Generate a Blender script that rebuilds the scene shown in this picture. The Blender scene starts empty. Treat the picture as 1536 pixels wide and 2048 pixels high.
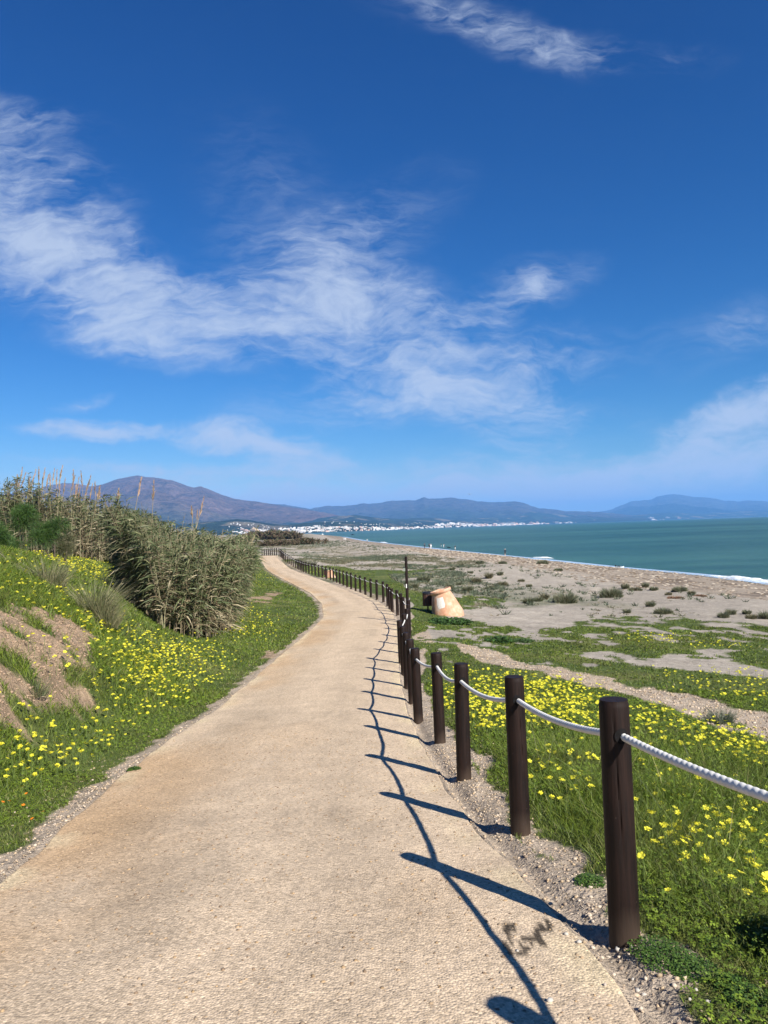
import bpy, math, random
import numpy as np
from mathutils import Vector, Matrix
rng = np.random.default_rng(7); random.seed(7)
S = bpy.context.scene
# ------------------------------------------------------------------ camera
CZ = 1.5; FPX = 1540.0
th = math.radians(1.94); pt = math.radians(1.28)
_r0 = np.array([1, 0, 0.]); _u0 = np.array([0, -math.sin(pt), math.cos(pt)]); FW = np.array([0, math.cos(pt), math.sin(pt)])
RT = math.cos(th)*_r0 - math.sin(th)*_u0; UP = math.sin(th)*_r0 + math.cos(th)*_u0
cd = bpy.data.cameras.new('camera'); cam = bpy.data.objects.new('camera', cd); S.collection.objects.link(cam)
cd.sensor_fit = 'VERTICAL'; cd.sensor_height = 24.0; cd.lens = 24.0*FPX/2048; cd.clip_start = .05; cd.clip_end = 120000
m = Matrix.Identity(4)
for i in range(3):
    m[i][0] = RT[i]; m[i][1] = UP[i]; m[i][2] = -FW[i]
m.translation = Vector((0, 0, CZ)); cam.matrix_world = m; S.camera = cam
S.view_settings.view_transform = 'Standard'; S.view_settings.look = 'None'; S.view_settings.exposure = 0.84; S.view_settings.gamma = 1
S.cycles.use_denoising = True; S.cycles.max_bounces = 6; S.cycles.diffuse_bounces = 2; S.cycles.volume_bounces = 1
S.cycles.transparent_max_bounces = 8; S.cycles.caustics_reflective = False; S.cycles.caustics_refractive = False

def ray(px, py):
    px = np.asarray(px, float); py = np.asarray(py, float)
    v = FW + RT*((px-768)/FPX)[..., None] + UP*((1024-py)/FPX)[..., None]
    return v/v[..., 1:2]
def proj(P):
    v = P-np.array([0, 0, CZ]); c = v@FW; c = np.where(c > .05, c, .05)
    return 768+FPX*(v@RT)/c, 1024-FPX*(v@UP)/c, c
def yh(px): return 1058.6-.0339*(np.asarray(px, float)-768)

# ------------------------------------------------------------------ sun and sky
SAZ, SEL = math.radians(143.5), math.radians(37.5)
sd = Vector((math.sin(SAZ)*math.cos(SEL), math.cos(SAZ)*math.cos(SEL), math.sin(SEL)))
sl = bpy.data.lights.new('sun', 'SUN'); sl.energy = 5.0; sl.angle = math.radians(.53); sl.color = (1, .95, .87)
so = bpy.data.objects.new('sun', sl); S.collection.objects.link(so); so.rotation_euler = sd.to_track_quat('Z', 'Y').to_euler()

W = bpy.data.worlds.new("World"); S.world = W; W.use_nodes = True
NT = W.node_tree; NT.nodes.clear()
def nn(t, typ, **kw):
    n = t.nodes.new(typ)
    for k, v in kw.items():
        if k.startswith('i_'):
            k = k[2:]; n.inputs[int(k) if k.isdigit() else k].default_value = v
        else: setattr(n, k, v)
    return n
def lk(t, a, b): t.links.new(a, b)
def mth(t, op, a, b=None, c=None, clamp=False):
    n = t.nodes.new('ShaderNodeMath'); n.operation = op; n.use_clamp = clamp
    for i, v in enumerate((a, b, c)):
        if v is None: continue
        if isinstance(v, (int, float)): n.inputs[i].default_value = v
        else: t.links.new(v, n.inputs[i])
    return n.outputs[0]
sky = nn(NT, 'ShaderNodeTexSky', sky_type='NISHITA', sun_disc=False, sun_elevation=SEL, sun_rotation=SAZ, altitude=0, air_density=1.0, dust_density=.15, ozone_density=2.5)
tc = nn(NT, 'ShaderNodeTexCoord'); sep = nn(NT, 'ShaderNodeSeparateXYZ'); lk(NT, tc.outputs['Generated'], sep.inputs[0])
ysafe = mth(NT, 'MAXIMUM', sep.outputs[1], .05)
u = mth(NT, 'DIVIDE', sep.outputs[0], ysafe); v = mth(NT, 'DIVIDE', sep.outputs[2], ysafe)
uv = nn(NT, 'ShaderNodeCombineXYZ'); lk(NT, u, uv.inputs[0]); lk(NT, v, uv.inputs[1])
wn = nn(NT, 'ShaderNodeTexNoise', i_Scale=3.2, i_Detail=5.0, i_Roughness=.6); lk(NT, uv.outputs[0], wn.inputs['Vector'])
wv = nn(NT, 'ShaderNodeVectorMath', operation='MULTIPLY_ADD'); lk(NT, wn.outputs['Color'], wv.inputs[0]); wv.inputs[1].default_value = (.16, .12, 0); lk(NT, uv.outputs[0], wv.inputs[2])
wo = nn(NT, 'ShaderNodeVectorMath', operation='ADD'); lk(NT, wv.outputs[0], wo.inputs[0]); wo.inputs[1].default_value = (-.08, -.06, 0)
BL = [(20,390,210,120,40,.9),(150,520,270,60,24,.85),(60,560,200,50,5,.5),(530,400,180,110,60,.28),(720,470,190,75,-32,.5),(640,540,200,60,10,.35),(520,655,340,70,6,1.25),(760,610,190,60,14,.6),(330,690,160,40,10,.6),
      (880,760,320,55,-8,1.05),(1000,810,250,40,8,.8),(1010,875,110,26,8,.6),(1070,580,110,42,-14,.85),(990,640,90,30,-30,.3),(1000,60,190,40,22,.6),(1200,100,190,34,4,.5),(880,20,160,40,10,.3),(1490,830,180,36,-16,2.0),
      (1470,665,150,50,-18,.42),(200,850,120,18,2,1.7),(540,890,180,24,14,1.6),(170,797,60,12,-12,.7),(30,240,150,34,8,.45),(1400,930,460,40,-4,1.3),(780,975,900,50,0,.95),(300,930,300,16,4,.5),(1000,990,500,22,0,.45)]
acc = None
for (px, py, rx, ry, an, st) in BL:
    r = ray(px, py)
    mp = nn(NT, 'ShaderNodeMapping', vector_type='TEXTURE'); lk(NT, wo.outputs[0], mp.inputs['Vector'])
    mp.inputs['Location'].default_value = (r[0], r[2], 0); mp.inputs['Rotation'].default_value = (0, 0, math.radians(-an)); mp.inputs['Scale'].default_value = (1.55*rx/FPX, 1.65*ry/FPX, 1)
    g = nn(NT, 'ShaderNodeTexGradient', gradient_type='SPHERICAL'); lk(NT, mp.outputs[0], g.inputs[0])
    a = mth(NT, 'MULTIPLY', g.outputs[1], st*1.7)
    acc = a if acc is None else mth(NT, 'ADD', acc, a)
def cn(sc, rot, scale, det, ro, dist):
    mp = nn(NT, 'ShaderNodeMapping'); lk(NT, wo.outputs[0], mp.inputs['Vector']); mp.inputs['Rotation'].default_value = (0, 0, rot); mp.inputs['Scale'].default_value = sc
    n = nn(NT, 'ShaderNodeTexNoise', i_Scale=scale, i_Detail=det, i_Roughness=ro, i_Distortion=dist); lk(NT, mp.outputs[0], n.inputs['Vector']); return n.outputs[0]
n1 = cn((1, 1.8, 1), .35, 5.0, 9., .60, .5); n2 = cn((1, 3.2, 1), .6, 11., 7., .62, .7); n3 = cn((1, 3., 1), -.5, 34., 5., .6, .5)
nsum = mth(NT, 'ADD', mth(NT, 'ADD', mth(NT, 'MULTIPLY_ADD', n1, 2.0, -1.0), mth(NT, 'MULTIPLY_ADD', n2, 1.9, -.98)), mth(NT, 'MULTIPLY_ADD', n3, .8, -.4))
den = mth(NT, 'ADD', mth(NT, 'MULTIPLY', acc, .72), mth(NT, 'MULTIPLY', nsum, mth(NT, 'MINIMUM', mth(NT, 'MULTIPLY_ADD', acc, 1.5, .05), 1.5)))
fr = nn(NT, 'ShaderNodeMapRange', interpolation_type='SMOOTHSTEP'); fr.inputs['From Min'].default_value = -.06; fr.inputs['From Max'].default_value = 2.1; fr.inputs['To Max'].default_value = .86; lk(NT, den, fr.inputs[0])
front = nn(NT, 'ShaderNodeMapRange'); front.inputs['From Min'].default_value = .08; front.inputs['From Max'].default_value = .25; lk(NT, sep.outputs[1], front.inputs[0])
cden = mth(NT, 'MULTIPLY', fr.outputs[0], front.outputs[0])
hs = nn(NT, 'ShaderNodeHueSaturation', i_Hue=.512, i_Saturation=1.22, i_Value=1.0); lk(NT, sky.outputs[0], hs.inputs['Color'])
mixc = nn(NT, 'ShaderNodeMix', data_type='RGBA'); 
ssp = nn(NT, 'ShaderNodeSeparateColor'); lk(NT, hs.outputs[0], ssp.inputs[0]); scb = nn(NT, 'ShaderNodeCombineColor')
_ch = [mth(NT, 'MULTIPLY', mth(NT, 'POWER', ssp.outputs[_i], _e), _a) for _i, (_a, _e) in enumerate(((.19, 1.75), (.61, 1.2), (.90, 1.12)))]
_ch[2] = mth(NT, 'MAXIMUM', _ch[2], mth(NT, 'MULTIPLY', _ch[1], 1.3)); _ch[0] = mth(NT, 'MINIMUM', _ch[0], mth(NT, 'MULTIPLY', _ch[1], .72))
for _i in range(3): lk(NT, _ch[_i], scb.inputs[_i])
lk(NT, cden, mixc.inputs[0]); lk(NT, scb.outputs[0], mixc.inputs[6]); mixc.inputs[7].default_value = (6.3, 7.3, 9.2, 1)
bg = nn(NT, 'ShaderNodeBackground', i_Strength=.051); lk(NT, mixc.outputs[2], bg.inputs[0])
ow = nn(NT, 'ShaderNodeOutputWorld'); lk(NT, bg.outputs[0], ow.inputs[0])

# ------------------------------------------------------------------ helpers
def hsh(ix, iy, s):
    h = (ix.astype(np.int64)*374761393 + iy.astype(np.int64)*668265263 + s*974634777) & 0xffffffff
    h = ((h ^ (h >> 13))*1274126177) & 0xffffffff
    return ((h ^ (h >> 16)) & 0xffff)/65535.
def vn(x, y, s=0):
    x = np.asarray(x, float); y = np.asarray(y, float)
    ix = np.floor(x); iy = np.floor(y); fx = x-ix; fy = y-iy; fx = fx*fx*(3-2*fx); fy = fy*fy*(3-2*fy)
    a = hsh(ix, iy, s); b = hsh(ix+1, iy, s); c = hsh(ix, iy+1, s); d = hsh(ix+1, iy+1, s)
    return a+(b-a)*fx+(c-a)*fy+(a-b-c+d)*fx*fy
def fbm(x, y, o=4, s=0):
    t = 0; a = .5; n = 0
    for i in range(o):
        t = t+a*vn(x*2**i+17.3*i, y*2**i-9.1*i, s+i); n += a; a *= .5
    return t/n
def sst(x, a, b):
    t = np.clip((x-a)/(b-a), 0, 1); return t*t*(3-2*t)
def mesh(name, V, F, col=None, smooth=False, mats=None, mi=None, parent=None, link=True):
    """V (N,3); F list of (M,k) int arrays"""
    if isinstance(F, np.ndarray): F = [F]
    F = [np.asarray(f, dtype=np.int32) for f in F if len(f)]
    me = bpy.data.meshes.new(name); V = np.asarray(V, dtype=np.float32)
    me.vertices.add(len(V)); me.vertices.foreach_set('co', V.ravel())
    lt = np.concatenate([np.full(len(f), f.shape[1], np.int32) for f in F]); lv = np.concatenate([f.ravel() for f in F])
    me.loops.add(len(lv)); me.loops.foreach_set('vertex_index', lv)
    me.polygons.add(len(lt)); me.polygons.foreach_set('loop_start', np.concatenate([[0], np.cumsum(lt)[:-1]]).astype(np.int32))
    if mi is not None: me.polygons.foreach_set('material_index', np.asarray(mi, np.int32))
    me.update(calc_edges=True); me.validate()
    me.polygons.foreach_set('use_smooth', np.full(len(me.polygons), smooth, bool))
    if col is not None:
        ca = me.color_attributes.new('Col', 'FLOAT_COLOR', 'POINT'); c = np.ones((len(V), 4), np.float32); c[:, :3] = col; ca.data.foreach_set('color', c.ravel())
    for mt in (mats or []): me.materials.append(mt)
    if not link: return me
    o = bpy.data.objects.new(name, me); S.collection.objects.link(o)
    if parent is not None: o.parent = parent
    return o
def tag(o, label=None, cat=None, group=None, kind=None):
    if label: o['label'] = label
    if cat: o['category'] = cat
    if group: o['group'] = group
    if kind: o['kind'] = kind
    return o
def empty(name, loc=(0, 0, 0), rz=0.):
    e = bpy.data.objects.new(name, None); S.collection.objects.link(e); e.location = loc; e.rotation_euler = (0, 0, rz); e.empty_display_size = .2; return e
def grid_faces(nu, nv, wrap=False):
    i = np.arange(nu-1 if not wrap else nu)[:, None]; j = np.arange(nv-1)[None, :]
    a = i*nv+j; b = ((i+1) % nu)*nv+j
    return np.stack([a, b, b+1, a+1], -1).reshape(-1, 4)
def nrm(v): return v/np.maximum(np.linalg.norm(v, axis=-1, keepdims=True), 1e-9)
def blades(P, D, B, L, w, prof=(1, .75, 0), side=None, seed=None):
    """curved tapering blades: p(t)=P+D L t+B L t^2, last profile entry 0 = point"""
    N = len(P); n = len(prof); L = np.broadcast_to(L, (N,))[:, None]; w = np.broadcast_to(w, (N,))[:, None]
    if side is None: side = nrm(np.cross(D, rng.normal(size=(N, 3))))
    cols = []
    for k, pr in enumerate(prof):
        t = k/(n-1); c = P+D*L*t+B*L*t*t
        if k == n-1 and pr == 0: cols.append(c)
        else: cols += [c-side*w*pr*.5, c+side*w*pr*.5]
    nvp = len(cols); V = np.stack(cols, 1).reshape(-1, 3); o = (np.arange(N)*nvp)[:, None]; Q = []; T = []
    for k in range(n-1):
        if k == n-2 and prof[-1] == 0: T.append(o+np.array([2*k, 2*k+1, 2*k+2]))
        else: Q.append(o+np.array([2*k, 2*k+1, 2*k+3, 2*k+2]))
    F = []
    if Q: F.append(np.concatenate(Q))
    if T: F.append(np.concatenate(T))
    return V, F, nvp
def merge(parts):
    """parts: list of (V,F,col) -> single"""
    V = []; Fd = {}; C = []; off = 0
    for p in parts:
        v, f = p[0], p[1]; V.append(v)
        for a in ([f] if isinstance(f, np.ndarray) else f):
            Fd.setdefault(a.shape[1], []).append(a+off)
        off += len(v); c = p[2] if len(p) > 2 else np.ones(3)
        C.append(np.broadcast_to(c, (len(v), 3)))
    return np.concatenate(V), [np.concatenate(x) for x in Fd.values()], np.concatenate(C)
def tubes(P0, P1, r0, r1, ns=4):
    """many straight tapering tubes"""
    N = len(P0); d = nrm(P1-P0); ref = np.where(np.abs(d[:, 2:3]) > .9, np.array([[1., 0, 0]]), np.array([[0, 0, 1.]]))
    a = nrm(np.cross(d, ref)); b = np.cross(d, a); V = []
    for k in range(ns):
        q = 2*math.pi*k/ns; o = a*math.cos(q)+b*math.sin(q)
        V += [P0+o*np.reshape(r0, (-1, 1)), P1+o*np.reshape(r1, (-1, 1))]
    V = np.stack(V, 1).reshape(-1, 3); o = (np.arange(N)*2*ns)[:, None]; F = []
    for k in range(ns):
        j = (k+1) % ns; F.append(o+np.array([2*k, 2*j, 2*j+1, 2*k+1]))
    return V, [np.concatenate(F)]
def tube(pts, rad, ns=8, cap=True):
    pts = np.asarray(pts, float); n = len(pts); rad = np.broadcast_to(rad, (n,)); t = nrm(np.gradient(pts, axis=0))
    ref = np.array([0, 0, 1.]) if abs(t[0][2]) < .9 else np.array([1., 0, 0])
    a = nrm(np.cross(t, ref)); b = np.cross(t, a); q = np.arange(ns)*2*math.pi/ns
    V = (pts[:, None]+(a[:, None]*np.cos(q)[None, :, None]+b[:, None]*np.sin(q)[None, :, None])*rad[:, None, None]).reshape(-1, 3)
    i = np.arange(n-1)[:, None]; k = np.arange(ns)[None]; k2 = (k+1) % ns
    F = np.stack([i*ns+k, i*ns+k2, (i+1)*ns+k2, (i+1)*ns+k], -1).reshape(-1, 4)
    if cap: return V, [F, np.array([list(range(ns))[::-1]]), np.array([[(n-1)*ns+z for z in range(ns)]])]
    return V, [F]
def lathe(prof, ns=32):
    prof = np.asarray(prof, float); q = np.arange(ns)*2*math.pi/ns
    V = np.stack([prof[:, 0][:, None]*np.cos(q), prof[:, 0][:, None]*np.sin(q), np.broadcast_to(prof[:, 1][:, None], (len(prof), ns))], -1).reshape(-1, 3)
    i = np.arange(len(prof)-1)[:, None]; k = np.arange(ns)[None]; k2 = (k+1) % ns
    return V, [np.stack([i*ns+k, i*ns+k2, (i+1)*ns+k2, (i+1)*ns+k], -1).reshape(-1, 4)]
def box(x0, x1, y0, y1, z0, z1):
    V = np.array([[x, y, z] for x in (x0, x1) for y in (y0, y1) for z in (z0, z1)], float)
    return V, [np.array([[0, 1, 3, 2], [4, 6, 7, 5], [0, 4, 5, 1], [2, 3, 7, 6], [0, 2, 6, 4], [1, 5, 7, 3]])]

# ------------------------------------------------------------------ materials
def mat(name, base=(.5, .5, .5), rough=.8, attr=False, nscale=None, namt=.25, bump=0., bscale=None, transl=0., spec=.3, coord='Object', ndetail=4.):
    M = bpy.data.materials.new(name); M.use_nodes = True; t = M.node_tree; b = t.nodes['Principled BSDF']; b.inputs['Roughness'].default_value = rough
    b.inputs['Specular IOR Level'].default_value = spec
    if attr: a = nn(t, 'ShaderNodeAttribute', attribute_name='Col'); c = a.outputs['Color']
    else:
        a = nn(t, 'ShaderNodeRGB'); a.outputs[0].default_value = (*base, 1); c = a.outputs[0]
    tcn = nn(t, 'ShaderNodeTexCoord')
    if nscale:
        n = nn(t, 'ShaderNodeTexNoise', i_Scale=nscale, i_Detail=ndetail, i_Roughness=.6); lk(t, tcn.outputs[coord], n.inputs['Vector'])
        f = mth(t, 'MULTIPLY_ADD', n.outputs[0], 2*namt*1.6, 1-namt*1.6)
        vm = nn(t, 'ShaderNodeVectorMath', operation='SCALE'); lk(t, c, vm.inputs[0]); lk(t, f, vm.inputs['Scale']); c = vm.outputs[0]
    lk(t, c, b.inputs['Base Color'])
    if bump:
        n = nn(t, 'ShaderNodeTexNoise', i_Scale=bscale or nscale or 20., i_Detail=5.); lk(t, tcn.outputs[coord], n.inputs['Vector'])
        bp = nn(t, 'ShaderNodeBump', i_Strength=1., i_Distance=bump); lk(t, n.outputs[0], bp.inputs['Height']); lk(t, bp.outputs[0], b.inputs['Normal'])
    if transl:
        tr = nn(t, 'ShaderNodeBsdfTranslucent'); lk(t, c, tr.inputs[0]); ms = nn(t, 'ShaderNodeMixShader'); ms.inputs[0].default_value = transl
        lk(t, b.outputs[0], ms.inputs[1]); lk(t, tr.outputs[0], ms.inputs[2]); lk(t, ms.outputs[0], t.nodes['Material Output'].inputs['Surface'])
    return M
M_fol = mat('foliage', attr=True, rough=.55, transl=.3, spec=.35)
M_dry = mat('dry_foliage', attr=True, rough=.75, transl=.15, spec=.2)
M_petal = mat('petal', attr=True, rough=.5, transl=.35, spec=.2)
M_stone = mat('stone', attr=True, rough=.85, nscale=60., namt=.2)
M_wood = None
# ------------------------------------------------------------------ path and terrain functions
PD = np.array([-8, 0, 3.43, 5.2, 7.0, 9.1, 10.7, 12.7, 14.7, 18.5, 24, 32, 38, 61, 85, 98, 104, 112, 125, 150])
PB = np.array([.9, 1.5, 1.84, 2.08, 2.3, 2.54, 2.68, 2.86, 2.98, 3.2, 3.42, 3.62, 3.70, 3.92, 4.0, 3.4, 3.08, 3.3, 3.9, 4.2])
LP = [(0,1758),(98,1680),(176,1602),(219,1575),(273,1524),(352,1470),(410,1434),(488,1372),(547,1321),(600,1278),(634,1248),(646,1234),(642,1208),(621,1187),(582,1167),(546,1148),(530,1135),(519,1117)]
RP = [(1311,2045),(1248,1975),(1170,1877),(1077,1780),(995,1702),(936,1639),(900,1580),(850,1500),(820,1430),(805,1370),(800,1330),(800,1290),(797,1250),(785,1224),(765,1208),(725,1187),(686,1174),(640,1159),(603,1146),(569,1128),(556,1112)]
def hit_profile(px, py):
    r = ray(px, py); ys = np.linspace(.5, 140, 30000); g = r[2]*ys+np.interp(ys, PD, PB); y = ys[np.argmax(g < 0)]; return r[0]*y, y
Lw = np.array([hit_profile(*q) for q in LP]); Rw = np.array([hit_profile(*q) for q in RP])
Lx = np.concatenate([[-1.9, -2.15], Lw[:, 0], [-18.5, -23, -30]]); Ly = np.concatenate([[-8, 1.], Lw[:, 1], [108, 122, 150]])
Rx = np.concatenate([[1.2, 1.0], Rw[:, 0], [-15., -19.5, -26.5]]); Ry = np.concatenate([[-8, 1.], Rw[:, 1], [108, 122, 150]])
o = np.argsort(Ly); Lx, Ly = Lx[o], Ly[o]
_yy = np.linspace(-8, 150, 1600)
def _sm(a, k=9):
    p = np.pad(a, (k, k), 'edge'); return np.convolve(p, np.ones(2*k+1)/(2*k+1), 'valid')
_xl = _sm(np.interp(_yy, Ly, Lx)); _xr = _sm(np.interp(_yy, Ry, Rx)); _pb = _sm(np.interp(_yy, PD, PB), 7)
def xl(y): return np.interp(y, _yy, _xl)
def xr(y): return np.interp(y, _yy, _xr)
def pz(y): return CZ-np.interp(y, _yy, _pb)
def sdist(x, y):
    """distance outside the path edge: positive right of the right edge / left of the left edge, negative inside"""
    sl = (xr(y+.5)-xr(y-.5)); k = 1/np.sqrt(1+sl*sl); return (x-xr(y))*k, (xl(y)-x)*k
# control points of the land beside the path: px, py, metres below the eye
CP = [(1500,1950,1.97),(1500,1700,2.32),(1536,1560,2.65),(1500,1500,2.85),(1500,1400,3.3),(1300,1400,3.15),(1150,1450,2.75),(1000,1400,2.85),(1500,1300,3.9),(1300,1300,3.75),(1100,1300,3.6),(950,1300,3.4),
      (1500,1240,4.35),(1300,1240,4.25),(1100,1240,4.15),(950,1240,3.95),(860,1240,3.8),(1500,1210,4.6),(1250,1180,4.75),(1150,1150,4.85),(1000,1180,4.6),(900,1180,4.3),(1000,1130,5.),(850,1120,4.8),(900,1150,4.6),(800,1150,4.35),(700,1120,4.5),(700,1095,4.7),
      (0,1600,1.95),(0,1559,1.85),(0,1480,1.78),(0,1402,1.6),(0,1276,1.15),(0,1193,.80),(0,1135,.48),(120,1484,2.1),(120,1357,1.75),(120,1246,1.28),(120,1167,.92),(200,1408,2.12),(200,1302,1.85),(200,1213,1.45),(200,1157,1.2),(150,1125,1.05),(130,1106,1.0),(300,1400,2.35),(350,1265,2.75),(440,1268,3.0),(240,1200,2.0),
      (450,1200,3.15),(500,1160,3.5),(520,1125,3.7),(570,1092,4.0)]
pts = []
for px, py, b in CP:
    r = ray(px, py); d = -b/r[2]; pts.append((r[0]*d, d, CZ-b))
pts += [(-6, -4, 1.3), (-9, 2, 1.5), (-12, 8, 1.4), (-20, 20, 1.2), (-45, 60, 1.5), (-60, 110, 1.), (-40, 150, -1.5), (-90, 230, -1), (-60, 20, 3), (3, -6, .4), (6, 0, -.6), (12, 4, -1.6), (25, 5, -2.8), (20, 15, -2.6),
        (35, 30, -3.3), (0, 130, -3.), (10, 100, -3.4), (-15, 140, -3), (-5, 200, -3.2), (-40, 260, -2.7)]
for y in [-7, -3, 0, 2, 4, 6, 8, 10, 13, 16, 20, 25, 32, 40, 50, 62, 75, 88, 98, 104, 112, 125]:
    pts += [(float(xl(y))-.5, y, float(pz(y))), (float(xr(y))+.5, y, float(pz(y))-.02)]
pts = np.array(pts)
def warp(x, y):
    # compress far distances so that near and far control points weigh alike
    r = np.sqrt(x*x+(y+10)**2); k = np.log1p(r/12)*12/np.maximum(r, 1e-6); return np.stack([x*k, (y+10)*k], -1)
_W = warp(pts[:, 0], pts[:, 1])
def _tps(r2): return r2*np.log(r2+1e-9)
n_ = len(pts); A = _tps(((_W[:, None]-_W[None])**2).sum(-1))+np.eye(n_)*.15; Pm = np.c_[np.ones(n_), _W]
_sol = np.linalg.solve(np.block([[A, Pm], [Pm.T, np.zeros((3, 3))]]), np.r_[pts[:, 2], 0, 0, 0])
SEA = -6.0
SH = []
for px, py in [(1800,1200),(1536,1165),(1420,1152),(1230,1135),(1110,1122),(1010,1112),(900,1101),(850,1095),(740,1083),(690,1074),(650,1070)]:
    r = ray(px, py); d = -7.5/r[2]; SH.append((r[0]*d, d))
SH = np.array(SH); SH = np.concatenate([[[60, -200]], [[56, 20]], SH, [[-420, 2300], [-900, 4200]]]); SH = SH[np.argsort(SH[:, 1])]
def shoreD(x, y):
    """distance inland of the waterline"""
    sx = np.interp(y, SH[:, 1], SH[:, 0]); sl = (np.interp(y+8, SH[:, 1], SH[:, 0])-np.interp(y-8, SH[:, 1], SH[:, 0]))/16
    return (sx-x)/np.sqrt(1+sl*sl)
def G(x, y):
    x = np.asarray(x, float); y = np.asarray(y, float); sh = x.shape; x = x.ravel(); y = y.ravel(); z = np.empty(len(x))
    for i in range(0, len(x), 60000):
        w = warp(x[i:i+60000], y[i:i+60000]); z[i:i+60000] = _tps(((w[:, None]-_W[None])**2).sum(-1))@_sol[:n_]+_sol[n_]+w@_sol[n_+1:]
    far = sst(y, 140, 320); z = z*(1-far)+far*(CZ-4.4+.25*fbm(x/40, y/40, 3, 3))
    far2 = sst(-x, 60, 400)*sst(y, 100, 400); z = z+far2*3
    z = np.clip(z, -4.2 if False else -6, 6)
    sr, slf = sdist(x, y); out = np.maximum(sr, slf)
    wob = .10*(fbm(x*1.1, y*1.1, 3, 11)-.5)+.05*(fbm(x*5, y*5, 3, 12)-.5)
    dune = sst(y, 35, 60)*sst(sr, 4, 12); wob = wob+dune*(.55*(fbm(x/5, y/7, 4, 14)-.5)+.22*(fbm(x/1.3, y/1.7, 3, 15)-.5))
    soil = sst(slf, 1.5, 3)*sst(20-y, 0, 6); wob = wob+soil*(.16*(fbm(x*.9, y*.9, 4, 16)-.45)+.13*(fbm(x*4, y*4, 4, 17)-.5))
    zn = z+wob*sst(out, .15, 1.2)
    pzz = pz(y); k = sst(out, .35, 1.6); inr = (y < 140)
    shoulder = pzz+.012-np.where(sr > 0, .012+.045*np.exp(-((sr-.07)/.06)**2), 0)-np.where(slf > 0, .03*sst(slf, 0, .1), 0)+.02*(fbm(x*6, y*6, 3, 5)-.5)*sst(out, 0, .1)
    zz = np.where(inr, shoulder*(1-k)+zn*k, zn)
    D = shoreD(x, y)
    berm = np.interp(D, [-60, -15, 0, 6, 20, 26, 34], [SEA-3, SEA-1.1, SEA, SEA+.75, SEA+1.9, SEA+2.45, SEA+9])+sst(D, 3, 8)*.16*(fbm(x/1.5, y/3, 3, 19)-.5)
    q = .35; hmin = -q*np.logaddexp(-zz/q, -berm/q)
    zz = np.where(D < 40, hmin, zz)
    return zz.reshape(sh)
def ground_hit(px, py, y0=1.2, y1=1500):
    px = np.atleast_1d(np.asarray(px, float)); py = np.atleast_1d(np.asarray(py, float)); r = ray(px, py)
    ys = np.geomspace(y0, y1, 240); X = r[:, :1]*ys; Z = CZ+r[:, 2:3]*ys; g = G(X, np.broadcast_to(ys, X.shape)); below = Z < g
    i = np.argmax(below, 1); i = np.where(i == 0, len(ys)-1, i); k = np.arange(len(px)); a = (Z-g)[k, i-1]; b = (g-Z)[k, i]; t = np.clip(a/(a+b+1e-9), 0, 1)
    y = ys[i-1]+(ys[i]-ys[i-1])*t; return np.stack([r[:, 0]*y, y, CZ+r[:, 2]*y], -1)
# ------------------------------------------------------------------ zones of the ground (polygons traced on the land)
def inpoly(px, py, poly):
    c = np.zeros(px.shape, bool); n = len(poly)
    for i in range(n):
        x0, y0 = poly[i]; x1, y1 = poly[(i+1) % n]
        c ^= ((y0 > py) != (y1 > py)) & (px < (x1-x0)*(py-y0)/(y1-y0+1e-12)+x0)
    return c
Z_TRAIL = [(905,1285),(960,1292),(1010,1308),(1100,1332),(1240,1362),(1400,1398),(1536,1432),(1800,1500),(1800,1570),(1536,1478),(1400,1440),(1330,1418),(1200,1378),(1100,1352),(1010,1332),(940,1316)]
Z_GREEN_R = [(812,1250),(812,1180),(870,1185),(960,1192),(1020,1203),(1000,1212),(935,1222),(940,1238),(1010,1250),(1080,1268),(1160,1250),(1120,1238),(1180,1234),(1300,1236),(1420,1240),(1536,1252),(1800,1270),(2600,1400),(2600,2500),(1340,2500),(1290,2010),(1180,1830),(1080,1720),(960,1560),(900,1480),(850,1380),(835,1300)]
Z_SAND_IN = [[(860,1258),(930,1262),(950,1275),(905,1290),(860,1285),(835,1270)], [(1255,1318),(1330,1312),(1440,1322),(1536,1332),(1700,1350),(1700,1372),(1536,1355),(1420,1345),(1320,1338)], [(1200,1248),(1280,1250),(1330,1262),(1260,1264)],[(1020,1262),(1120,1268),(1150,1282),(1060,1280)],[(930,1225),(1180,1228),(1250,1240),(1100,1246),(1000,1242)],
             [(1290,2010),(1250,1905),(1380,1900),(1450,1960),(1536,1975),(1536,2048),(1600,2200),(1300,2200)], [(960,1560),(1010,1530),(1000,1490),(930,1500)], [(1080,1720),(1180,1830),(1215,1800),(1150,1700),(1070,1640)]]
Z_GREEN_F = [[(560,1118),(640,1128),(760,1146),(812,1170),(812,1200),(790,1200),(700,1175),(620,1150)], [(720,1140),(800,1140),(900,1138),(850,1145),(760,1150)]]
Z_SOIL = [(-500,1190),(0,1205),(60,1215),(120,1232),(178,1268),(190,1290),(165,1322),(190,1372),(192,1405),(160,1438),(100,1405),(78,1440),(60,1478),(0,1450),(-500,1500)]
Z_DIRT = [[(492,1210),(500,1192),(545,1182),(565,1184),(540,1200),(520,1215)], [(515,1318),(540,1300),(560,1300),(545,1316)]]
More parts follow.
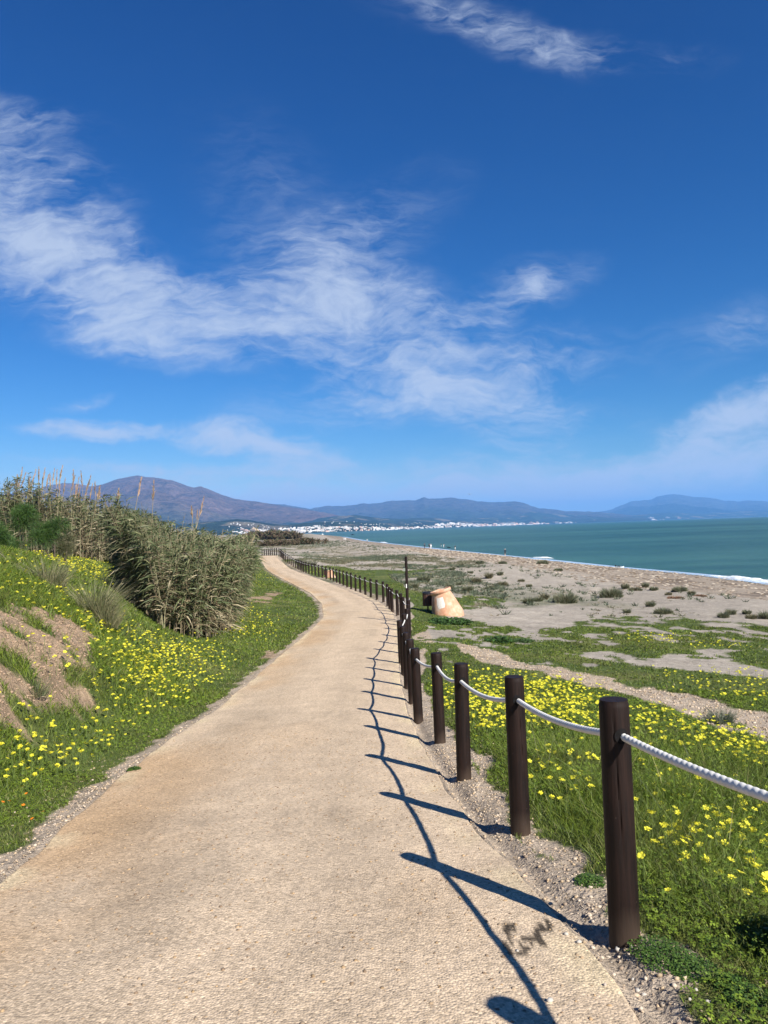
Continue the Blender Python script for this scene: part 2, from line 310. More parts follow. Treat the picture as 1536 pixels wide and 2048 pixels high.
def zones(x, y, z=None):
    """weights: grass, gravel, soil, sand, wet"""
    if z is None: z = G(x, y)
    ys_ = y+np.where(x < xl(y), 0.5*z, 0); xs_ = x-np.where(x < xl(y), 0.5*z, 0)
    amp = (.018*np.sqrt(x*x+y*y)+.12)*np.where(x < xl(y), .45, 1)
    jx = x+amp*2.2*(fbm(xs_/amp/1.5, ys_/amp/1.5, 3, 31)-.5); jy = y+amp*3.5*(fbm(xs_/amp/1.5+50, ys_/amp/1.5, 3, 32)-.5)*np.where(x < xl(y), .35, 1)
    px, py, c = proj(np.stack([jx, np.maximum(jy, .6), z], -1))
    sr, slf = sdist(x, y); D = shoreD(x, y)
    left = slf > 0
    grass = np.zeros(x.shape)
    grass[left & (y < 170)] = 1
    grass[left & (y < 160) & (slf < .13+.32*fbm(x*2.2, y*2.2, 3, 40)-.10)] = 0
    r = inpoly(px, py, Z_GREEN_R)
    for p in Z_GREEN_F: r |= inpoly(px, py, p)
    for p in Z_SAND_IN: r &= ~(inpoly(px, py, p) & (fbm(x*1.4, y*1.4, 3, 41) > .40))
    r &= ~inpoly(px, py, Z_TRAIL)
    r &= ~((py < 1330) & (py > 1180) & (px > 860) & (fbm(x/.7, y/1.4, 4, 42) > .585))
    near = (y < 1.2) & (x > xr(y)+.9); r |= near
    r &= ~(sr < .04+.60*fbm(x*1.9, y*1.9, 3, 43)-.10)
    grass[(sr > 0) & r] = 1
    soil = inpoly(px, py, Z_SOIL) & left
    grass[soil & (fbm(xs_*2.2, ys_*2.2, 5, 44) < .60)] = 0
    dirt = np.zeros(x.shape, bool)
    for p in Z_DIRT: dirt |= inpoly(px, py, p) & (fbm(x*1.1, y*1.1, 4, 45) > .5)
    grass[dirt & left] = 0
    grass[(D < 30)] = 0
    grav = (inpoly(px, py, Z_TRAIL) | ((np.minimum(np.abs(sr), np.abs(slf)) < 1.0) & (y < 150))) & (grass < .5)
    far = (sr > 0) & (y > 60)
    return grass, grav, soil | dirt, D, far
GREEN = np.array([.055, .085, .018]); 
def ground_col(x, y, z):
    g, gv, so, D, far = zones(x, y, z); yo = y; xo = x; zl = np.where(x < xl(y), 0.5*z, 0); y = y+zl; x = x-zl
    n = fbm(x*2.5, y*2.5, 4, 51)[..., None]; n2 = fbm(x/6, y/9, 4, 52)[..., None]; n3 = fbm(x*.6, y*.6, 4, 53)[..., None]
    sand = np.array([.325, .285, .232])*(.8+.4*n2)*(.88+.24*n)
    gravel = np.array([.37, .30, .225])*(.78+.44*n)
    soilc = np.array([.30, .215, .14])*(.55+.9*n)
    grc = np.array([.070, .095, .024])*(.6+.8*n)+np.array([.05, .035, .015])*sst(n3, .5, .75)
    c = np.where(gv[..., None], gravel, sand)
    y = yo; x = xo
    # scattered dry and green plant cover on the dunes
    veg = sst(fbm(x/3.1, y/5, 5, 54)+.25*(fbm(x/25, y/40, 3, 55)-.5), .43, .58)*sst(D, 30, 45)*(y > 40)
    vc = np.array([.15, .13, .065])+(np.array([.085, .11, .045])-np.array([.15, .13, .065]))*sst(fbm(x/9, y/15, 3, 56), .45, .6)[..., None]
    c = c*(1-.7*veg[..., None])+vc*.7*veg[..., None]
    c = np.where(so[..., None], soilc, c); c = np.where(g[..., None] > .5, grc, c)
    wr = sst(fbm(x/1.2, y/3.5, 4, 57), .5, .62)*sst(D, 5, 9)*sst(25-D, 0, 8)
    brn = (sst(D, 1, 3)*sst(26-D, 0, 6))[..., None]; c = c*(1-.45*brn)+np.array([.23, .17, .115])*.45*brn
    c = c*(1-.6*wr[..., None])+np.array([.07, .05, .035])*.6*wr[..., None]
    wet = sst(3.0-D, 0, 2.5)[..., None]; c = c*(1-.62*wet)
    return c
# ------------------------------------------------------------------ terrain mesh
def ramp(n0, a, b, s0):  # spacing starts at s0 and grows
    out = [a]; s = s0
    while out[-1] < b: out.append(out[-1]+s); s *= n0
    return np.array(out)
yy = np.concatenate([-ramp(1.3, .0, 60, .3)[::-1][:-1]+1., ramp(1.0115, 1.0, 2600, .028)])
xp = ramp(1.021, 0, 130, .030); xm = ramp(1.021, 0, 1500, .030); xx = np.concatenate([-xm[::-1], xp[1:]])
X, Y = np.meshgrid(xx, yy, indexing='ij'); Z = G(X, Y); C = ground_col(X, Y, Z)
sr, slf = sdist(X, Y); ins = np.maximum(sr, slf); Z = Z-np.where((Y < 149), .07*sst(-ins, .02, .12), 0)
M_ter = bpy.data.materials.new('terrain'); M_ter.use_nodes = True; t = M_ter.node_tree; b = t.nodes['Principled BSDF']; b.inputs['Roughness'].default_value = .92; b.inputs['Specular IOR Level'].default_value = .15
a = nn(t, 'ShaderNodeAttribute', attribute_name='Col'); tcn = nn(t, 'ShaderNodeTexCoord')
def tn(t, sc, det=4., ro=.6, src=None):
    n = nn(t, 'ShaderNodeTexNoise', i_Scale=sc, i_Detail=det, i_Roughness=ro); lk(t, src or tcn.outputs['Object'], n.inputs['Vector']); return n.outputs[0]
f1 = tn(t, 55., 3.); f2 = tn(t, 6., 6., .7); f3 = tn(t, .8, 6., .7)
vo = nn(t, 'ShaderNodeTexVoronoi', i_Scale=38.); lk(t, tcn.outputs['Object'], vo.inputs['Vector'])
sm = mth(t, 'ADD', mth(t, 'ADD', mth(t, 'MULTIPLY_ADD', f1, .9, .0), mth(t, 'MULTIPLY', f2, 1.3)), mth(t, 'MULTIPLY', f3, .9))
fa = mth(t, 'MULTIPLY_ADD', sm, 1.15, -.78)
sc_ = nn(t, 'ShaderNodeVectorMath', operation='SCALE'); lk(t, a.outputs['Color'], sc_.inputs[0]); lk(t, fa, sc_.inputs['Scale'])
lk(t, sc_.outputs[0], b.inputs['Base Color'])
bp = nn(t, 'ShaderNodeBump', i_Strength=.9, i_Distance=.018); hh = mth(t, 'ADD', mth(t, 'MULTIPLY', vo.outputs['Distance'], -.6), mth(t, 'MULTIPLY', f1, .8)); lk(t, hh, bp.inputs['Height'])
bp2 = nn(t, 'ShaderNodeBump', i_Strength=.6, i_Distance=.12); lk(t, f2, bp2.inputs['Height']); lk(t, bp.outputs[0], bp2.inputs['Normal']); lk(t, bp2.outputs[0], b.inputs['Normal'])
ter = mesh('ground', np.stack([X, Y, Z], -1).reshape(-1, 3), grid_faces(len(xx), len(yy)), C.reshape(-1, 3), True, [M_ter]); tag(ter, 'sandy and grassy ground sloping from the bank to the beach', kind='structure')

# ------------------------------------------------------------------ path sheet
py_ = np.concatenate([ramp(1.0, -7, 1, .2)[:-1], ramp(1.012, 1., 140, .022)]); ss = np.linspace(0, 1, 260)
Yp = np.broadcast_to(py_[None], (len(ss), len(py_))); e1 = xl(py_)+.04*(fbm(py_*1.7, py_*0, 3, 61)-.5)*2; e2 = xr(py_)+.03*(fbm(py_*1.5, py_*0+9, 3, 62)-.5)*2
Xp = e1[None]+(e2-e1)[None]*ss[:, None]; Zp = pz(Yp)+.035*np.sin(np.pi*ss)[:, None]+.012+.018*(fbm(Xp*2, Yp*2, 3, 63)-.5)+.010*(fbm(Xp*14, Yp*14, 3, 64)-.5)
Zp = Zp-.05*(1-sst(ss, 0, .012)*sst(1-ss, 0, .012))[:, None]
sl_ = np.abs(ss-.5)[:, None]*2; n = fbm(Xp*.9, Yp*.5, 4, 65); nb = fbm(Xp*3+7, Yp*2.2, 4, 66); warm = np.array([.45, .31, .18]); pale = np.array([.49, .38, .262]); cream = np.array([.58, .47, .295])
wl = np.clip(sst(ss, .42, .05)[:, None]*1.0*sst(n, .3, .6), 0, 1) if False else np.clip((1-sst(ss, .05, .45))[:, None]*sst(n, .28, .62)*.85+.25*sst(n, .55, .8), 0, 1)
Cp = pale+(warm-pale)*wl[..., None]; ed = np.clip((sst(sl_, .80, .97)*sst(nb, .42, .62)), 0, 1)*.75; Cp = Cp+(cream-Cp)*ed[..., None]
Cp = Cp*(.9+.2*fbm(Xp*5, Yp*5, 3, 67))[..., None]*(1+.07*np.sin(ss*15+.8)[:, None]*sst(fbm(Xp*.8, Yp*.25, 3, 76), .3, .7)-.10*sst(fbm(Xp*1.4, Yp*.7, 4, 77), .58, .72))[..., None]
# dark spill stain near the closest post
def segd(x, y, a, b):
    a = np.array(a); b = np.array(b); d = b-a; tt = np.clip(((x-a[0])*d[0]+(y-a[1])*d[1])/(d@d), 0, 1); return np.hypot(x-a[0]-tt*d[0], y-a[1]-tt*d[1])
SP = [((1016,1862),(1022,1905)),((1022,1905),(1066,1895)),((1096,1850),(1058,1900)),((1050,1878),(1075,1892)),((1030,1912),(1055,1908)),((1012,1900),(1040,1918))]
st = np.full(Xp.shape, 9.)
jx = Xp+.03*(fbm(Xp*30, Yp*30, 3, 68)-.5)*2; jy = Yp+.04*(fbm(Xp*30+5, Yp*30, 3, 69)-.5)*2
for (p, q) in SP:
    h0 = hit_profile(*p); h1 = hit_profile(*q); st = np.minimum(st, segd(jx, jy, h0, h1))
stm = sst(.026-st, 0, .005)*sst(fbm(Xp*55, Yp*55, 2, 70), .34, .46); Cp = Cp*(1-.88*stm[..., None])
M_path = bpy.data.materials.new('path'); M_path.use_nodes = True; t = M_path.node_tree; b = t.nodes['Principled BSDF']; b.inputs['Roughness'].default_value = .9; b.inputs['Specular IOR Level'].default_value = .2
a = nn(t, 'ShaderNodeAttribute', attribute_name='Col'); tcn = nn(t, 'ShaderNodeTexCoord')
f1 = tn(t, 130., 3., .7); f2 = tn(t, 24., 5., .7); f3 = tn(t, 2.2, 5., .65)
vo = nn(t, 'ShaderNodeTexVoronoi', i_Scale=85.); lk(t, tcn.outputs['Object'], vo.inputs['Vector']); vb = nn(t, 'ShaderNodeTexVoronoi', i_Scale=16., i_Randomness=1.); lk(t, tcn.outputs['Object'], vb.inputs['Vector'])
peb = nn(t, 'ShaderNodeMapRange', interpolation_type='SMOOTHSTEP'); lk(t, vb.outputs['Distance'], peb.inputs[0]); peb.inputs['From Min'].default_value = .30; peb.inputs['From Max'].default_value = .12; peb.inputs['To Min'].default_value = 0; peb.inputs['To Max'].default_value = 1
hasp = nn(t, 'ShaderNodeSeparateColor'); lk(t, vb.outputs['Color'], hasp.inputs[0]); sel = mth(t, 'GREATER_THAN', hasp.outputs[0], .55); pm = mth(t, 'MULTIPLY', peb.outputs[0], sel)
vc = nn(t, 'ShaderNodeSeparateColor'); lk(t, vo.outputs['Color'], vc.inputs[0])
fa = mth(t, 'ADD', mth(t, 'ADD', mth(t, 'MULTIPLY', f1, .55), mth(t, 'MULTIPLY', f2, .5)), mth(t, 'ADD', mth(t, 'MULTIPLY', f3, .35), mth(t, 'MULTIPLY_ADD', vc.outputs[0], .60, -.01)))
fa = mth(t, 'MULTIPLY_ADD', pm, .10, fa)
sc_ = nn(t, 'ShaderNodeVectorMath', operation='SCALE'); lk(t, a.outputs['Color'], sc_.inputs[0]); lk(t, fa, sc_.inputs['Scale']); lk(t, sc_.outputs[0], b.inputs['Base Color'])
hh = mth(t, 'ADD', mth(t, 'ADD', mth(t, 'MULTIPLY', vo.outputs['Distance'], -.5), mth(t, 'MULTIPLY', f2, .7)), mth(t, 'MULTIPLY', pm, .12))
bp = nn(t, 'ShaderNodeBump', i_Strength=.85, i_Distance=.009); lk(t, hh, bp.inputs['Height']); lk(t, bp.outputs[0], b.inputs['Normal'])
pth = mesh('path', np.stack([Xp, Yp, Zp], -1).reshape(-1, 3), grid_faces(len(ss), len(py_)), Cp.reshape(-1, 3), True, [M_path]); tag(pth, 'compacted sandy walking path curving along the fence', kind='structure')

# ------------------------------------------------------------------ sea
M_sea = bpy.data.materials.new('sea'); M_sea.use_nodes = True; t = M_sea.node_tree; b = t.nodes['Principled BSDF']; b.inputs['Roughness'].default_value = .32; b.inputs['IOR'].default_value = 1.33; b.inputs['Specular IOR Level'].default_value = .28
tcn = nn(t, 'ShaderNodeTexCoord')
mp = nn(t, 'ShaderNodeMapping'); lk(t, tcn.outputs['Object'], mp.inputs[0]); mp.inputs['Rotation'].default_value = (0, 0, -.12); mp.inputs['Scale'].default_value = (.22, 1, 1)
n1 = tn(t, .009, 6., .6, mp.outputs[0]); mpb = nn(t, 'ShaderNodeMapping'); lk(t, tcn.outputs['Object'], mpb.inputs[0]); mpb.inputs['Rotation'].default_value = (0, 0, -.1); mpb.inputs['Scale'].default_value = (.35, 1.3, 1)
n2 = tn(t, .13, 6., .7, mpb.outputs[0])
cr = nn(t, 'ShaderNodeValToRGB'); e = cr.color_ramp.elements; e[0].position = .38; e[0].color = (.013, .060, .056, 1); e[1].position = .62; e[1].color = (.056, .150, .118, 1); lk(t, mth(t, 'ADD', mth(t, 'MULTIPLY', n1, .6), mth(t, 'MULTIPLY', n2, .4)), cr.inputs[0])
lk(t, cr.outputs[0], b.inputs['Base Color'])
w1 = tn(t, .55, 6., .7, mpb.outputs[0]); bp = nn(t, 'ShaderNodeBump', i_Strength=1., i_Distance=.8); lk(t, w1, bp.inputs['Height']); lk(t, bp.outputs[0], b.inputs['Normal'])
sy = np.concatenate([np.linspace(-200, 400, 40), np.geomspace(420, 70000, 40)]); sx = np.concatenate([np.linspace(-3000, -200, 12), np.linspace(-180, 180, 40), np.geomspace(200, 70000, 30)]); X, Y = np.meshgrid(sx, sy, indexing='ij')
sea = mesh('sea', np.stack([X, Y, np.full(X.shape, SEA)], -1).reshape(-1, 3), grid_faces(len(sx), len(sy)), None, True, [M_sea]); tag(sea, 'calm teal green sea', kind='structure')
# foam of the small breakers and the wash along the sand
M_foam = mat('foam', (.82, .86, .88), .6, nscale=3., namt=.15, bump=.05, bscale=6.)
def foam(name, pa, pb, off, width, hgt, seed, label):
    a = ray(*pa); b_ = ray(*pb); da = -(7.5-.1)/a[2]; db = -(7.5-.1)/b_[2]; A = np.array([a[0]*da, da]); B = np.array([b_[0]*db, db])
    n = 160; tt = np.linspace(0, 1, n); L = np.linalg.norm(B-A); c = A+(B-A)*tt[:, None]; dr = (B-A)/L; nr = np.array([dr[1], -dr[0]]); c = c+nr*(off+.8*(fbm(tt*L/5, tt*0+seed, 3, seed)-.5))[:, None]
    env = np.sin(np.pi*tt)**.5*(.35+.65*fbm(tt*L/3, tt*0+seed, 3, seed+1)); m_ = 9; q = np.linspace(-1, 1, m_)
    V = np.zeros((n, m_, 3)); w = width*env*(.6+.8*fbm(tt*L/1.5, tt*0, 3, seed+2))
    V[..., :2] = c[:, None]+nr*(q[None]*w[:, None])[..., None]; V[..., 2] = SEA-.05+(hgt*env)[:, None]*(1-q**2)[None]*(.6+.8*fbm(V[..., 0]*2, V[..., 1]*2, 3, seed))+.06
    return tag(mesh(name, V.reshape(-1, 3), grid_faces(n, m_), None, True, [M_foam]), label, 'wave', 'small breakers along the shore')
foam('wave', (1415,1150), (1600,1167), 0, 1.1, .35, 3, 'long white breaker at the right edge of the shore')
foam('wave', (1075,1113.5), (1114,1115.5), 1, 1.0, .25, 5, 'short white breaker offshore beside the lone walker in black')
foam('wave', (1330,1143), (1400,1150.5), 1, .7, .22, 7, 'thin dark wave about to break left of the long white breaker')
foam('wave', (772,1083.5), (786,1085), 3, 1.2, .3, 8, 'distant white breaker left of the group of walkers')
# thin water running over the wet sand
ws = np.linspace(60, 900, 500); sxw = np.interp(ws, SH[:, 1], SH[:, 0]); q = np.linspace(0, 1, 7); wd = 3.0+3.4*fbm(ws/18, ws*0, 3, 81)
V = np.zeros((len(ws), 7, 3)); V[..., 1] = ws[:, None]; V[..., 0] = sxw[:, None]+1.5-q[None]*wd[:, None]*1.4; V[..., 2] = np.maximum(G(V[..., 0], V[..., 1]), SEA)+.03
M_wash = mat('wash', (.50, .58, .64), .15, nscale=.8, namt=.3, spec=.6)
tag(mesh('shallow_wash', V.reshape(-1, 3), grid_faces(len(ws), 7), None, True, [M_wash]), 'thin pale wash of water over the wet sand', kind='structure')
exec_far = True
# ------------------------------------------------------------------ far hills
M_hill = bpy.data.materials.new('hill'); M_hill.use_nodes = True; t = M_hill.node_tree; b = t.nodes['Principled BSDF']; b.inputs['Roughness'].default_value = .95; b.inputs['Specular IOR Level'].default_value = .1
a = nn(t, 'ShaderNodeAttribute', attribute_name='Col'); tcn = nn(t, 'ShaderNodeTexCoord'); f1 = tn(t, .004, 8., .65); f2 = tn(t, .02, 6., .7)
sc_ = nn(t, 'ShaderNodeVectorMath', operation='SCALE'); lk(t, a.outputs['Color'], sc_.inputs[0]); lk(t, mth(t, 'MULTIPLY_ADD', mth(t, 'ADD', f1, f2), 2.6, -1.6), sc_.inputs['Scale']); lk(t, sc_.outputs[0], b.inputs['Base Color'])
bp = nn(t, 'ShaderNodeBump', i_Strength=1., i_Distance=240.); lk(t, f1, bp.inputs['Height']); lk(t, bp.outputs[0], b.inputs['Normal'])
def hillrange(name, ridge, d0, d1, colf, seed, amp, label, expo=1.25, base_drop=3.0, nu=420, nv=70, fine=1.0):
    rp = np.array(ridge, float); px = np.linspace(rp[0, 0], rp[-1, 0], nu); yr = np.interp(px, rp[:, 0], rp[:, 1])
    yr = yr+fine*1.4*(fbm(px/9, px*0, 4, seed)-.5); D0 = np.interp(px, *np.array(d0, float).T); D1 = np.interp(px, *np.array(d1, float).T)
    y0 = yh(px)+base_drop; tt = np.linspace(0, 1, nv)
    T = tt[None]*np.ones((nu, 1)); d = D0[:, None]+(D1-D0)[:, None]*T; P0 = ray(px, yr); zr = CZ+P0[:, 2]*D1; z0 = SEA-4
    wx = P0[:, 0][:, None]*d; base = z0+(zr[:, None]-z0)*T**expo
    rid = 1-np.abs(2*fbm(wx/(.11*D1[:, None])+3*T, d/(.22*D1[:, None]), 5, seed+3)-1); rd2 = 1-np.abs(2*fbm(wx/(.035*D1[:, None])+2*T, d/(.09*D1[:, None]), 4, seed+5)-1)
    hgt = (zr[:, None]-z0)*((rid-.75)*.9+(rd2-.75)*.4)*amp*1.6*np.sin(np.pi*np.clip(T, 0, 1))**.8
    z = base+hgt
    # back slope
    tb = np.array([.15, .5, 1.]); db = D1[:, None]*(1+tb*.25); zb = z0+(zr[:, None]-z0)*(1-tb**.8)
    d = np.concatenate([d, db], 1); z = np.concatenate([z, zb], 1); V = np.stack([P0[:, 0][:, None]*d, d, z], -1)
    TT = np.concatenate([T, np.ones((nu, 3))], 1); C = colf(np.broadcast_to(px[:, None], d.shape), TT, V)
    return tag(mesh(name, V.reshape(-1, 3), grid_faces(nu, nv+3), C.reshape(-1, 3), True, [M_hill]), label, kind='structure')
def lerp3(a, b, t): return np.array(a)+(np.array(b)-np.array(a))*t[..., None]
def c_left(px, T, V): return lerp3((.055, .07, .04), (.15, .095, .075), sst(T+.35*(fbm(V[..., 0]/900, V[..., 1]/900, 4, 5)-.5), .15, .55))*(.75+.5*fbm(V[..., 0]/300, V[..., 1]/300, 4, 6))[..., None]
def c_mid(px, T, V): return lerp3((.03, .05, .03), (.085, .07, .06), sst(T+.4*(fbm(V[..., 0]/1500, V[..., 1]/1500, 4, 7)-.5), .2, .8))
def c_low(px, T, V):
    f = sst(fbm(V[..., 0]/260, V[..., 1]/420, 4, 8), .60, .66); c = lerp3((.03, .05, .028), (.26, .21, .14), f*.7)
    return c
def c_right(px, T, V): return lerp3((.02, .03, .022), (.09, .085, .08), sst(T+.3*(fbm(V[..., 0]/2500, V[..., 1]/2500, 4, 9)-.5), .35, .8))
hillrange('mountain', [(-900,1010),(-400,1000),(-150,1000),(0,990),(60,983),(100,970),(130,966),(152,967),(180,973),(205,969),(235,958),(262,953),(275,950.5),(292,954),(312,955.5),(345,961),(375,972),(388,975),(402,972.5),(440,988),(470,998),(520,1004),(560,1011),(600,1017),(660,1027),(740,1046),(800,1060)],
          [(-900,6500),(800,8000)], [(-900,12000),(800,13500)], c_left, 21, .30, 'brown purple mountain with a rounded summit left of the bay', 1.15)
hillrange('far_mountain', [(380,1010),(470,1004),(520,1008),(570,1009),(620,1018),(650,1012),(690,1012),(720,1008),(760,1006),(785,1001),(800,1001),(830,1000),(848,994.5),(860,998),(880,997),(900,995),(925,998),(960,1003),(980,1005),(1030,1003),(1050,1007),(1075,1016),(1100,1018),(1130,1022),(1200,1024),(1300,1034)],
          [(380,13000),(1300,14000)], [(380,19000),(1300,20000)], c_mid, 41, .28, 'blue ridge in the middle distance behind the bay', 1.3, fine=1.8)
hillrange('far_mountain', [(1000,1032),(1100,1024),(1150,1025),(1200,1023.5),(1225,1018),(1262,1003),(1300,999),(1320,992),(1345,988.5),(1365,989),(1385,994),(1400,994),(1420,996),(1450,1001),(1480,1003),(1500,1001),(1520,1001.5),(1536,1004),(1600,1006),(1750,1004),(2100,1012),(2600,1020)],
          [(1000,20000),(2600,20000)], [(1000,30000),(2600,30000)], c_right, 61, .26, 'pale blue mountain at the right across the sea', 1.25, fine=2.2)
hillrange('foothills', [(400,1046),(520,1040),(600,1044),(640,1036),(680,1032),(710,1030),(760,1036),(800,1038),(860,1035),(900,1040),(960,1036),(1030,1034),(1064,1023),(1090,1027),(1150,1029),(1200,1028),(1260,1031),(1330,1026),(1400,1027),(1480,1023),(1536,1021),(1800,1016),(2300,1010)],
          [(400,8000),(750,7500),(900,10500),(1100,15000),(1536,20000),(2300,22000)], [(400,11000),(750,10500),(900,13000),(1100,17500),(1536,23500),(2300,26000)], c_low, 81, .22, 'dark wooded foothills above the coast', .9)
CO_A = ([(-200,5200),(400,4600),(620,4700),(740,5300),(880,8200),(1070,12500),(1300,17000),(1536,20500),(1800,22000),(2300,23000)])
RG_A = [(-200,1060),(300,1052),(440,1042),(470,1038),(500,1040),(530,1046),(570,1050),(620,1045),(660,1043),(700,1043),(740,1045),(790,1048),(850,1044),(880,1044),(905,1041),(930,1043),(960,1045),(1010,1044),(1060,1042),(1090,1043),(1130,1041),(1200,1038),(1300,1034.5),(1400,1032),(1536,1028),(1800,1020),(2300,1004)]
LOWD1 = [(p, d*1.28) for p, d in CO_A]
hillrange('coast_land', RG_A, CO_A, LOWD1, c_low, 101, .12, 'low coastal hills the seaside towns stand on', .8, nv=40)
# ------------------------------------------------------------------ seaside town
_ca = np.array(CO_A, float); _rg = np.array(RG_A, float)
def town_pos(px, f):
    d0 = np.interp(px, _ca[:, 0], _ca[:, 1]); d1 = d0*1.28; t_ = f; yr = np.interp(px, _rg[:, 0], _rg[:, 1]); r = ray(px, yr); zr = CZ+r[2]*d1; z0 = SEA-4
    d = d0+(d1-d0)*t_; z = z0+(zr-z0)*max(t_, 1e-3)**.8; return np.array([r[0]*d, d, max(z, SEA)])
M_bw = mat('white_render', (.66, .64, .61), .8, nscale=.2, namt=.08); M_bp = mat('pink_render', (.66, .47, .38), .8, nscale=.2, namt=.1); M_roof = mat('roof_tile', (.42, .22, .15), .8, nscale=.3, namt=.15); M_win = mat('window_glass', (.06, .07, .09), .25); M_bo = mat('ochre_render', (.70, .52, .30), .8, nscale=.2, namt=.1)
def bldg(kind):
    P = []; mi = []
    def add(v, k): P.append(v); mi.extend([k]*sum(len(f) for f in v[1]))
    if kind == 0:      # stepped flat-roofed block
        add(box(-9, 9, -6, 6, -3, 7), 0); add(box(-6, 8, -5, 6.3, 7, 10), 0); add(box(-9.3, -5.9, -6.3, 5, 7, 7.6), 0)
    elif kind == 1:    # villa with hipped roof
        add(box(-7, 7, -5, 5, -3, 5.5), 0); V = np.array([[-7.6, -5.6, 5.5], [7.6, -5.6, 5.5], [7.6, 5.6, 5.5], [-7.6, 5.6, 5.5], [-3, 0, 8], [3, 0, 8]], float)
        add((V, [np.array([[0, 1, 5, 4], [2, 3, 4, 5], [3, 2, 1, 0]]), np.array([[1, 2, 5], [3, 0, 4]])]), 1); add(box(-2, 2, -7, -5, -3, 3), 0)
    elif kind == 2:    # terrace row
        for k in range(4): add(box(-16+8*k, -8.2+8*k, -5, 5, -3, 5.5+1.1*(k % 2)), 0)
    else:              # apartment block
        add(box(-13, 13, -7, 7, -3, 15), 0); add(box(-5, 4, -6, 6, 15, 18), 0); add(box(13, 20, -6, 6, -3, 11), 0)
        for fl in range(5):
            add(box(-12, 12, -8, -7, fl*3+.9, fl*3+1.4), 0); add(box(-12, 12, -7.06, -7, fl*3+1.6, fl*3+2.8), 2)
    V, F, _ = merge(P)
    # material index must follow the merged face order (quads and triangles regrouped)
    order = {}; idx = 0
    for p in P:
        for f in p[1]: order.setdefault(f.shape[1], []).extend(mi[idx:idx+len(f)]); idx += len(f)
    return V, F, sum(order.values(), [])
BM = {}
for k in range(4):
    for w, wm in enumerate((M_bw, M_bp, M_bo)):
        V, F, mi = bldg(k); BM[k, w] = mesh('coast_building', V, F, None, False, [wm, M_roof, M_win], mi, link=False)
def town(n, pxr, fr, kinds, walls, sc, label, group, bias=1.):
    for i in range(n):
        px = random.uniform(*pxr); f = fr[0]+(fr[1]-fr[0])*random.random()**bias; p = town_pos(px, f); k = random.choice(kinds); w = random.choice(walls)
        o = bpy.data.objects.new('coast_building', BM[k, w]); S.collection.objects.link(o); o.location = p; o.rotation_euler.z = random.uniform(-.6, .6); s = sc*.74*random.uniform(.7, 1.35); o.scale = (s*random.uniform(.9, 1.5), s, s)
        tag(o, label, 'building', group)
town(13, (482,520), (.10,.26), [3], [1,1,2,0], 1.0, 'pink or ochre apartment block in the town beyond the cane thicket', 'apartment blocks of the nearest town')
town(16, (455,560), (.03,.26), [0,1,2], [0], .85, 'white house at the near left end of the seaside town', 'white houses at the left end of the town')
town(50, (560,650), (.08,.50), [0,1,2,2], [0], 1.0, 'white house on the slope above the near end of the bay', 'white houses on the first slope of the bay')
town(42, (648,745), (.03,.36), [0,1,2], [0,0,0,1], 1.0, 'white house spread down to the water in the seaside town', 'white houses down to the water')
town(14, (560,650), (.02,.15), [0,1,2], [0], .9, 'white building low on the shore behind the dark scrub', 'white buildings low on the shore')
town(40, (745,870), (.02,.2), [0,2,1], [0], 1.5, 'white building on the coast across the middle of the bay', 'white buildings across the middle of the bay')
town(50, (868,960), (.03,.5), [0,2,1], [0], 1.9, 'white building on the low headland across the bay', 'white buildings on the headland', 1.2)
town(45, (950,1085), (.01,.16), [0,3,2], [0,0,1], 2.2, 'pale building in the long coastal row past the headland', 'pale buildings in the long coastal row')
town(25, (1085,1300), (.02,.45), [0,2,3], [0,0,1], 2.7, 'tiny pale building on the far shore under the blue mountain', 'tiny buildings on the far shore')
town(28, (1300,1536), (.02,.35), [0,2,3], [0,0,1], 3.0, 'tiny pale building on the far shore at the right', 'tiny buildings on the far right shore')
tp_ = []
for n_b, pr, fr_, sc_b in ((110, (555, 660), (.05, .55), .6), (90, (640, 760), (.03, .36), .65), (50, (745, 880), (.03, .3), .9), (100, (868, 965), (.03, .55), 1.1), (90, (950, 1100), (.02, .2), 1.3), (110, (1090, 1536), (.02, .5), 1.7), (34, (640, 860), (.6, .95), .6), (40, (450, 560), (.05, .7), .6)):
    for _ in range(n_b):
        p = town_pos(random.uniform(*pr), fr_[0]+(fr_[1]-fr_[0])*random.random()**1.3); s_ = sc_b*random.uniform(.6, 1.2); V0, F0 = box(-8, random.uniform(2, 9), -6, 6, -3, random.uniform(4, 8)); V1, F1 = box(-5, 2, -4, 4, 3.9, random.uniform(8.5, 11)); a_ = random.uniform(-.6, .6); Rz = np.array(Matrix.Rotation(a_, 3, 'Z')); c_ = np.array([.62, .60, .57]) if random.random() < .8 else np.array([.62, .46, .36])
        for V_, F_ in ((V0, F0), (V1, F1)): tp_.append((V_@Rz.T*s_+p, F_, c_*random.uniform(.8, 1.05)))
V, F, C = merge(tp_); tag(mesh('town_houses', V, F, C, False, [mat('house_render', attr=True, rough=.8)]), 'hundreds of tiny pale houses filling out the towns round the bay', kind='stuff')
